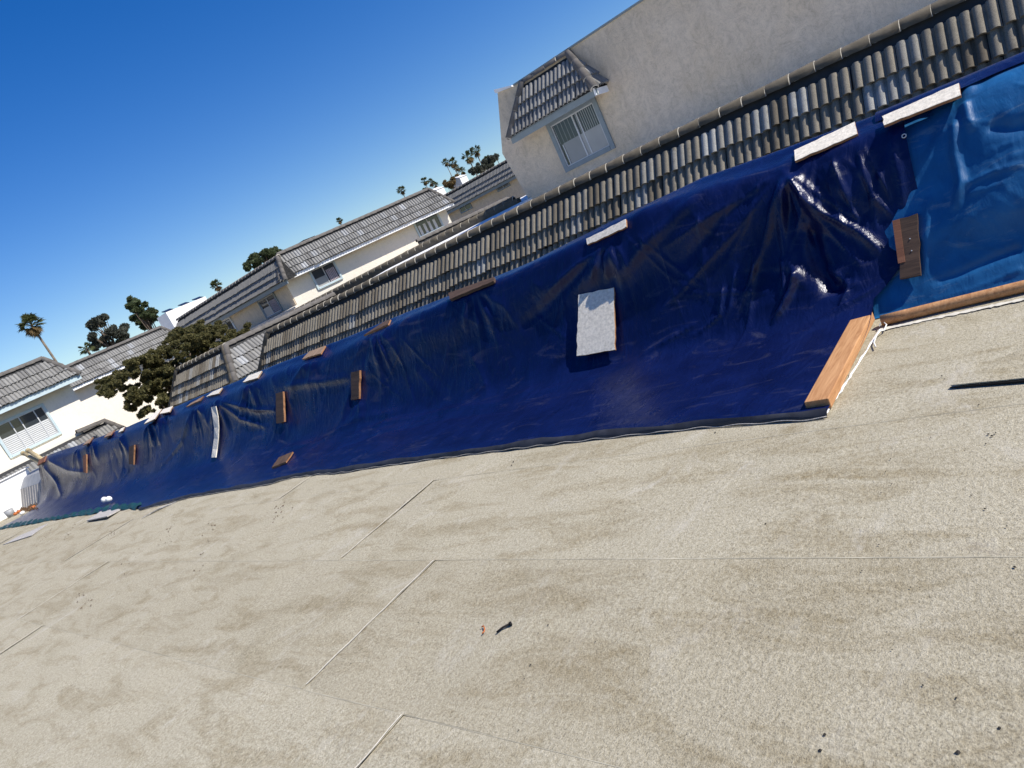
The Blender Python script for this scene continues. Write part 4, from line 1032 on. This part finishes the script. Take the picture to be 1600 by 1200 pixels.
bush = tree('bushy_tree', (12.4, 31.5, -6.2), (12.6, 31.2, 1.2), cl2, 130000, .066, M['juniper'], 'big olive brown bushy tree rising between the parapet and the houses', seed=4, flat=.6, asp=2.6, tr=.22)
def far_tree(spec, y, mat, label, count, size, seed, name='tree', sub_=6):
    cl = px_clumps(spec, 'y', y, 1.0); c2 = []
    for c, r_ in cl:
        for k in range(sub_):
            d = rng.normal(0, 1, 3); d /= np.linalg.norm(d); c2.append((c+d*r_*.75, r_*random.uniform(.35, .65)))
    m = np.mean([c for c, _ in cl], 0); tree(name, (m[0], m[1], -6.2), m, c2, count, size, mat, label, group='trees behind the houses', seed=seed, tr=.25)
far_tree([(150,508,10),(160,500,9),(145,525,9),(172,520,11),(186,513,10),(165,535,9),(188,530,9),(152,540,8),(195,520,7)], 85, M['leafg'], 'sparse grey-green tree behind the roof ridge, right of the tall palm', 11000, .19, 11)
far_tree([(212,478,10),(225,485,13),(238,492,9),(215,495,12),(232,500,10),(205,470,6),(222,508,8)], 75, M['leaf'], 'denser dark green tree standing left of the white rooftop unit', 14000, .16, 12)
far_tree([(400,408,10),(415,402,10),(428,398,9),(390,415,8),(410,415,10),(432,392,5)], 60, M['leaf'], 'dark bushy treetop above the shaded tile roof', 11000, .13, 13)
far_tree([(690,335,5),(682,345,6),(688,352,6),(693,345,4),(680,338,4)], 34, M['leaf'], 'dark shrub between the sunlit wing and the far house', 6000, .09, 14)
far_tree([(698,286,5),(705,283,6),(712,278,5),(703,290,5)], 130, M['dead'], 'brown treetop behind the far house', 3500, .32, 15)
far_tree([(745,262,7),(755,258,7),(765,252,7),(772,248,6),(738,268,5),(752,268,7),(765,262,6)], 140, M['leafg'], 'green treetops behind the far house beside the palms', 7000, .34, 16)

def palm(px_head, px_foot, y, rpx, label, seed, fronds=34, skirt=True):
    h = ony(*px_head, y); f = ony(*px_foot, y); r_ = np.linalg.norm(ony(px_head[0], px_head[1]-rpx, y)-h)
    rs = np.random.default_rng(seed); base = np.array([f[0]+(f[0]-h[0])*.3, y, -6.2])
    t = empty('palm_tree', base); tag(t, label, 'palm tree', 'palms behind the houses'); inv = Matrix.Translation(Vector(base)).inverted()
    tw = max(.12, r_*.085)
    o = MB().tube([base, base*.5+h*.5+[.1, 0, 0], h], [tw*1.3, tw, tw*.8], 8).build('trunk', M['palmbark'], t, True); o.matrix_basis = inv
    for nm, mt, cnt, lo, hi in (('crown', 'frond', fronds, -.45, 1.25), ('dead_skirt', 'dead', 10 if skirt else 0, -1.35, -.75)):
        mb = MB()
        for k in range(cnt):
            az = rs.uniform(0, 2*math.pi); el_ = rs.uniform(lo, hi); ln = r_*rs.uniform(.45, .62)*(.8 if nm != 'crown' else 1)
            d = np.array([math.cos(az)*math.cos(el_), math.sin(az)*math.cos(el_), math.sin(el_)]); c = h+d*ln; s = np.cross(d, Z3+rs.normal(0, .2, 3)); s /= np.linalg.norm(s); u_ = np.cross(s, d)
            mb.tube([h, c], tw*.12, 4)
            nl_ = 15
            for q in range(nl_):   # fan blades
                a = -1.9+3.8*q/(nl_-1); bd = d*math.cos(a)+s*math.sin(a); ll = r_*.48*(.75+.25*math.cos(a))*rs.uniform(.85, 1.1); w_ = r_*.045
                pp = np.cross(bd, u_); tip = c+bd*ll-Z3*ll*.28*rs.uniform(.5, 1.3)
                mb.add([c-pp*w_*.4, c+bd*ll*.5+pp*w_, tip, c+bd*ll*.5-pp*w_], [(0, 1, 2, 3)])
        if cnt: o = mb.build(nm, M[mt], t); o.matrix_basis = inv
palm((49,508), (83,554), 70, 21, 'tall palm standing alone against the sky at the far left', 21)
palm((135,545), (142,556), 60, 13, 'low palm top poking over the roof right of the lone palm', 22, 26, False)
palm((338,446), (342,455), 80, 11, 'palm top with brown skirt peeking over the shaded tile ridge', 23)
palm((530,345), (533,352), 110, 6, 'tiny palm top above the sunlit tile ridge beside the roof vent', 24)
palm((627,297), (630,305), 120, 8, 'palm top above the right end of the sunlit ridge', 25)
pl = [((663,283),(672,305),7,'leftmost palm of the low trio left of the far house'),((673,285),(680,302),7,'middle palm of the low trio left of the far house'),((680,289),(686,300),6,'right palm of the low trio left of the far house'),
      ((665,298),(668,308),6,'short lower palm below the low trio left of the far house'),
      ((696,254),(707,281),7,'slender palm, leftmost of the tall pair behind the far house'),((707,254),(715,277),9,'second of the tall pair of palms behind the far house'),
      ((713,262),(718,274),6,'smaller palm tucked against the tall pair behind the far house'),((731,246),(744,265),11,'broad palm in the middle behind the far house'),((743,236),(752,258),10,'tallest palm at the right behind the far house'),
      ((722,267),(725,276),7,'low palm below the broad one behind the far house'),((762,250),(766,262),8,'palm nearest the stucco building behind the far house'),((775,245),(778,254),6,'short palm nearest the stucco corner')]
for k, (a, b, r_, lb_) in enumerate(pl): palm(a, b, 150, r_, lb_, 40+k, 26)
# two small white far houses
for (p, w_, lb_) in [((670,303), 3.5, 'tiny white gabled house far off left of the palms'), ((688,296), 3.0, 'tiny white house far off beside the brown treetop'), ((724,277), 3.0, 'tiny cream house far off under the broad palm')]:
    c = ony(*p, 128); b = building('far_house', (c[0], 128, -6.2), lb_, 'house')
    child(MB().box(c[0]-w_/2, c[0]+w_/2, 128, 132, -6.2, c[2]+.3).build('wall', M['white']), b)
    child(MB().hexa([(c[0]-w_/2-.2,127.8,c[2]+.3),(c[0]+w_/2+.2,127.8,c[2]+.3),(c[0]+w_/2+.2,132.2,c[2]+.3),(c[0]-w_/2-.2,132.2,c[2]+.3),(c[0]-w_/2,129.8,c[2]+1.0),(c[0]+w_/2,129.8,c[2]+1.0),(c[0]+w_/2,130.2,c[2]+1.0),(c[0]-w_/2,130.2,c[2]+1.0)]).build('roof', M['white']), b)
bpy.context.view_layer.update()
